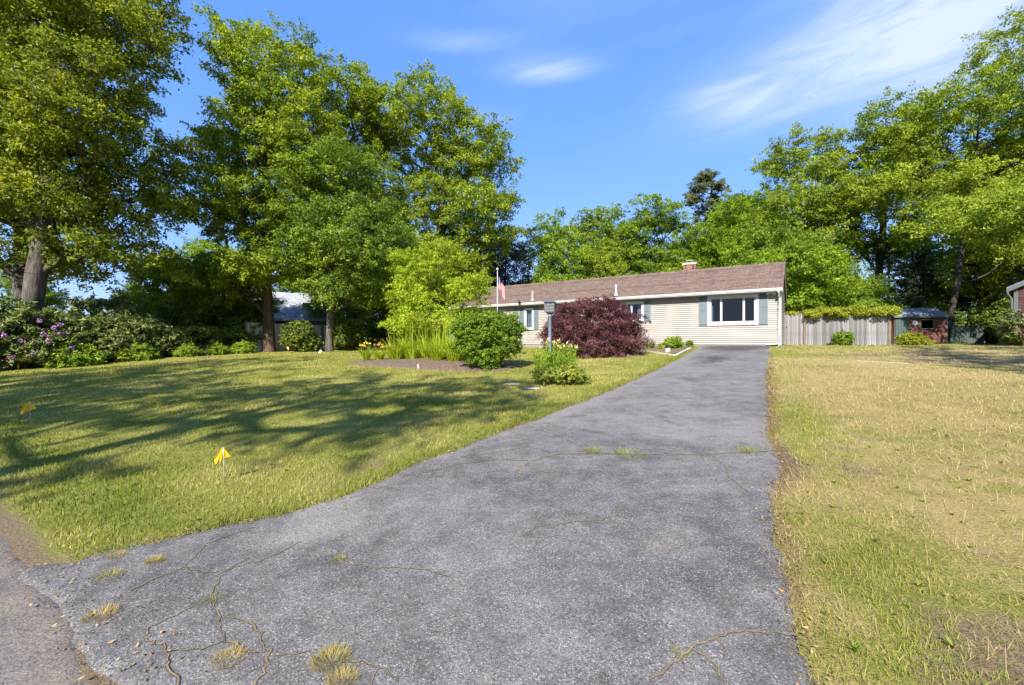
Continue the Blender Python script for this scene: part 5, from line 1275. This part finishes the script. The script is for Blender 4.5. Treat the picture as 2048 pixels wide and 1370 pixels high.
GY, GW = 'yellow marker flags', 'white marker flags'
marker('large yellow marker flag, nearest, on the lawn by the driveway edge', -2.91, 4.40, 'flag_yellow', .36, .155, .3, GY, .02)
marker('yellow marker flag in the shaded lawn near the left edge', -8.42, 7.60, 'flag_yellow', .40, .22, .4, GY, .04)
marker('yellow marker flag at the far left foot of the rhododendrons', -21.2, 18.7, 'flag_yellow', .30, .24, 2.0, GY)
marker('yellow marker flag under the flowering rhododendron border', -19.3, 19.4, 'flag_yellow', .34, .22, .5, GY)
marker('yellow marker flag at the hedge corner', -18.1, 23.2, 'flag_yellow', .36, .2, 1.5, GY)
marker('yellow marker flag in front of the brown trunk and fence', -13.0, 25.2, 'flag_yellow', .38, .22, 2.5, GY)
marker('white marker flag on the lawn left of the mulch bed', -9.45, 21.5, 'flag_white', .30, .18, .2, GW)
marker('white marker flag between the clipped bush and the lily clump', .27, 14.17, 'flag_white', .40, .15, .9, GW)
marker('white marker flag at the front edge of the mulch bed', -2.92, 13.5, 'flag_white', .27, .16, 1.9, GW)
marker('small blue marker flag far out on the left lawn', -14.93, 21.4, 'flag_blue', .16, .16, 1.2, 'blue marker flags')

# ------------------------------------------------------------------ overhead wires
def wire(label, A, B, sag, group):
    A, B = np.array(A), np.array(B); t = np.linspace(0, 1, 30); P = A + (B - A) * t[:, None]; P[:, 2] -= sag * 4 * t * (1 - t)
    return tag(MB().tube([tuple(p) for p in P], .015, 5).build('overhead_wire', M['wire']), label, 'wire', group)


wire('upper overhead wire running from the left edge to the neighbouring house', (-32, 16.5, 8.6), (-19.2, 38.2, 6.7), .5, 'overhead wires')
wire('lower overhead wire running from the left edge to the neighbouring house', (-32, 16.5, 6.9), (-18.2, 38.5, 6.0), .42, 'overhead wires')

# ------------------------------------------------------------------ grass
grs = np.random.default_rng(131)
def scatter(n, rmin, rmax, p):
    """points on the ground round the viewer, density falling as r**-p"""
    q = 2 - p; r = (grs.random(n) * (rmax ** q - rmin ** q) + rmin ** q) ** (1 / q); th = grs.uniform(R(-60), R(60), n); return r * np.sin(th), r * np.cos(th), r


def lay(n, rmin, rmax, p, side):
    x, y, r = scatter(n, rmin, rmax, p); u, v = UV(x, y); ok = ~on_drive(u, v, -.11 * grs.random(n) ** 1.6) & (u > street_edge(v) + .12) & ~in_island(u, v) & (u < 28) & (v < 28.2) & (v > -14)
    ok &= (v > 2) if side == 'left' else (v < 1.5)
    ok &= ~((u > 22.7) & (v > .6) & (v < 20)) & ~((u > 28.2) & (v > -3.8)); s = soil_map(u, v); ok &= (s + .5 * (grs.random(n) - .5)) < (.52 if side == 'left' else 1.1)
    return x[ok], y[ok], r[ok], u[ok], v[ok]


# left lawn
x, y, r, u, v = lay(400000, 1.7, 28, 1.75, 'left'); n = len(x); k = np.clip(r / 4, .8, 6)
P = np.stack([x, y, gz_uv(u, v) + .05 * (fbm(x, y, .35, 2) - .5) - .008], -1)
patch = fbm(x, y, .7, 5); edge = np.exp(-((v - np.interp(u, LE_U, LE_V)) / .28) ** 2) + np.exp(-((u - 1.25) / .35) ** 2)
Lb = grs.uniform(.020, .055, n) * (.45 + 1.2 * patch) * k ** .22 * (1 + .6 * np.clip(edge, 0, 1)); va_ = np.clip(.47 + 1.5 * (fbm(x, y, 1.1, 6) - .5) + .45 * dry_map(u, v) - .5 * np.clip(edge, 0, 1) + .20 * grs.normal(size=n), 0, 1)
Vv = blades(grs, P, Lb, .0052 * k ** .75 * grs.uniform(.7, 1.3, n), grs.random(n) * 6.28, grs.uniform(.05, .9, n), grs.uniform(.1, .9, n), 2, va_)
tag(link('lawn_grass', mesh_np('lawn_grass', Vv[0], Vv[1], M['grass'], Vv[2])), 'mown green lawn left of the driveway', 'grass', kind='stuff')
# right lawn: thin, mostly dry, with greener strips along the drive
x, y, r, u, v = lay(380000, 1.7, 26, 1.7, 'right'); n = len(x); k = np.clip(r / 4, .7, 6)
gr = np.clip(1.25 * np.exp(-((v - np.interp(u, RE_U, RE_V) + .40) / .38) ** 2) * (fbm(x, y, 1.5, 3) > .42) + 1.1 * (fbm(x, y, .9, 7) - .50) * 2, 0, 1); keep = grs.random(n) < (.42 + .5 * gr + .25 * (r > 6)); x, y, r, u, v, k, gr = [q[keep] for q in (x, y, r, u, v, k, gr)]; n = len(x)
P = np.stack([x, y, gz_uv(u, v) + .05 * (fbm(x, y, .35, 2) - .5) - .006], -1); green = grs.random(n) < np.clip(.05 + .75 * gr + .8 * (.30 - dry_map(u, v)), .03, .9)
lie = np.where(green, grs.uniform(.1, 1.0, n), grs.uniform(.7, 1.5, n)); Lb = np.where(green, grs.uniform(.025, .06, n), grs.uniform(.03, .085, n)) * k ** .2
va_ = np.where(green, grs.uniform(0, .35, n), grs.uniform(.35, 1, n))
Vv = blades(grs, P, Lb, .0038 * k ** .8 * grs.uniform(.7, 1.3, n) * np.where(green, 1.25, .8), grs.random(n) * 6.28, lie, np.where(green, grs.uniform(.2, .9, n), grs.uniform(-.1, .3, n)), 2, va_)
tag(link('dry_grass', mesh_np('dry_grass', Vv[0], Vv[1], M['dry'], Vv[2])), 'thin dry straw coloured lawn right of the driveway', 'grass', kind='stuff')
# taller seed stalks and coarse tufts
x, y, r, u, v = lay(4200, 2, 14, 1.2, 'right'); n = len(x); P = np.stack([x, y, gz_uv(u, v) - .01], -1); Vv = blades(grs, P, grs.uniform(.06, .15, n), .0022 * np.clip(r / 4, .7, 4), grs.random(n) * 6.28, grs.uniform(0, .5, n), grs.uniform(.1, .6, n), 3, grs.uniform(.4, .95, n))
tag(link('seed_stalks', mesh_np('seed_stalks', Vv[0], Vv[1], M['dry'], Vv[2])), 'tall dry seed stalks in the right lawn', 'grass', kind='stuff')


# brown thatch lying flat in the dry lawn, thickest beside the drive
x, y, r, u, v = lay(30000, 1.7, 11, 1.5, 'right'); ue = grs.uniform(1.2, 14, 4200); ve = np.where(np.arange(4200) % 3 == 0, np.interp(ue, LE_U, LE_V) + np.abs(grs.normal(size=4200)) * .09 - .05, np.interp(ue, RE_U, RE_V) - np.abs(grs.normal(size=4200)) * .12 + .05)
u = np.concatenate([u, ue]); v = np.concatenate([v, ve]); x, y = W(u, v); r = np.hypot(x, y); n = len(x); P = np.stack([x, y, gz_uv(u, v) + .05 * (fbm(x, y, .35, 2) - .5) * (np.arange(n) < n - 4200) + .016], -1)
Vv = blades(grs, P, grs.uniform(.025, .075, n) * np.clip(r / 4, .8, 2.5) ** .3, .0034 * np.clip(r / 4, .7, 3), grs.random(n) * 6.28, grs.uniform(1.2, 1.65, n), grs.uniform(-.2, .2, n), 2, np.clip(.45 + .3 * grs.normal(size=n), 0, 1))
tag(link('lawn_thatch', mesh_np('lawn_thatch', Vv[0], Vv[1], M['thatch'], Vv[2])), 'brown thatch lying flat through the dry right lawn', 'thatch', kind='stuff')


def weeds(n, side, rmin, rmax):
    x, y, r, u, v = lay(n, rmin, rmax, 1.3, side); parts = []
    for i in range(len(x)):
        m = int(grs.integers(8, 18)); a = grs.random(m) * 6.28; s = grs.uniform(.015, .038); b = np.tile([x[i], y[i], float(gz_uv(u[i], v[i])) + .004], (m, 1))
        parts.append(blades(grs, b, s * grs.uniform(.7, 1.5, m), np.full(m, s * .26), a, grs.uniform(.5, 1.2, m), grs.uniform(.1, .6, m), 3, np.clip(grs.uniform(.1, .7) + .15 * grs.normal(size=m), 0, 1)))
    return join(parts)


X = join([weeds(420, 'right', 1.8, 9), weeds(420, 'left', 2.2, 10)])
tag(link('lawn_weeds', mesh_np('lawn_weeds', X[0], X[1], M['weed'], X[2])), 'small broad leaved weeds scattered through the lawns', 'weeds', kind='stuff')
# fallen leaves
x, y, r, u, v = lay(1300, 1.8, 12, 1.4, 'right'); x2, y2, r2, u2, v2 = lay(500, 1.8, 10, 1.4, 'left'); ue = grs.uniform(.8, 12, 500); ve = np.interp(ue, LE_U, LE_V) + grs.normal(size=500) * .10; ve2 = np.interp(ue, RE_U, RE_V) + grs.normal(size=500) * .08
U_ = np.concatenate([u, u2, ue, ue]); V_ = np.concatenate([v, v2, ve, ve2]); um = grs.uniform(.55, .9, 140); vm = grs.uniform(2.4, 4.6, 140); U_ = np.concatenate([U_, um]); V_ = np.concatenate([V_, vm])
xx, yy = W(U_, V_); P = np.stack([xx, yy, gz_uv(U_, V_) + .03], -1); X = leaves(grs, P, .022, 1.6, None, 0, .45, None, .6, .12)
tag(link('fallen_leaves', mesh_np('fallen_leaves', X[0], X[1], M['litter'], X[2])), 'dry brown leaf litter along the driveway edges', 'leaf litter', kind='stuff')

# loose grit where the asphalt edge has crumbled
ng = 5200; ug = np.concatenate([grs.uniform(.8, 13, ng), grs.uniform(.55, .95, 260)]); sg = np.repeat([0, 1], ng // 2); vg = np.where(sg == 0, ledge(ug[:ng]), redge(ug[:ng])) + grs.normal(size=ng) * .055; vg = np.concatenate([vg, grs.uniform(1.6, 4.6, 260)])
xx, yy = W(ug, vg); P = np.stack([xx, yy, gz_uv(ug, vg) + np.where(on_drive(ug, vg), .024, .010)], -1); rg = (.002 + .005 * grs.random(len(P)) ** 2)[:, None, None]
T4 = np.array([[1, 1, .8], [-1, -1, .9], [-1, 1, -.8], [1, -1, -.8]]) * .8; V = P[:, None] + (T4[None] + grs.normal(size=(len(P), 4, 3)) * .3) * rg; b4 = (np.arange(len(P)) * 4)[:, None, None]
F = (b4 + np.array([[0, 1, 2], [0, 3, 1], [0, 2, 3], [1, 3, 2]])[None]).reshape(-1, 3)
tag(link('edge_grit', mesh_np('edge_grit', V.reshape(-1, 3), F, M['sand'])), 'loose grit along the crumbling driveway edges', 'grit', kind='stuff')

# grass tufts rooted in the cracks of the drive
def tuft(n, L, spread, straw):
    a = grs.random(n) * 6.28; r = spread * grs.random(n) ** .5; P = np.stack([r * np.cos(a), r * np.sin(a), np.zeros(n)], -1)
    return blades(grs, P, L * grs.uniform(.35, 1.2, n), np.full(n, .0026), a + grs.normal(size=n) * .5, grs.uniform(.2, 1.2, n), grs.uniform(.1, .8, n), 3, np.clip(straw + .25 * grs.normal(size=n), 0, 1))


TA, TB, TCm = [mesh_np('grass_tuft', *q[:2], M['strawtuft'], q[2]) for q in (tuft(420, .075, .10, .55), tuft(220, .05, .08, .8), tuft(170, .045, .09, .12))]
tl = [('orange straw tuft with green blades at the bottom edge of the drive', 1.20, 1.78, TA, .72), ('straw coloured tuft low centre, right of the first straw tuft', 1.16, 1.64, TA, .55), ('rounded yellow green tuft near the lawn corner of the drive', 1.11, 3.58, TA, .5),
      ('dry orange tuft among the cracked corner of the drive', .96, 2.20, TB, .85), ('flat green tuft in the middle of the long crossing crack', 4.70, 1.56, TCm, 2.0), ('flat green tuft on the left of the long crossing crack', 4.64, 1.92, TCm, 1.5),
      ('thin green tuft near the right end of the long crossing crack', 5.40, .45, TCm, 1.6), ('green weed tuft in the left cracked corner', .88, 3.62, TCm, .9), ('small tuft at the crossing of two cracks near the left corner', 1.12, 2.76, TCm, .6),
      ('small straw tuft close to the street edge of the drive', .74, 3.15, TB, .85), ('small green tuft in the short crack left of the drive centre', 1.75, 2.5, TCm, .6), ('green tuft in the bottom right crack', 2.05, .44, TCm, .5), ('straw tuft on the left edge of the drive mouth', 1.0, 3.9, TB, .7)]
for lab, u, v, ms, s in tl:
    x, y = W(u, v); o = link('grass_tuft', ms, None, (x, y, float(gz_uv(u, v)) + .018), u * 7); o.scale = (s, s, s); tag(o, lab, 'grass tuft', 'grass tufts in the drive')
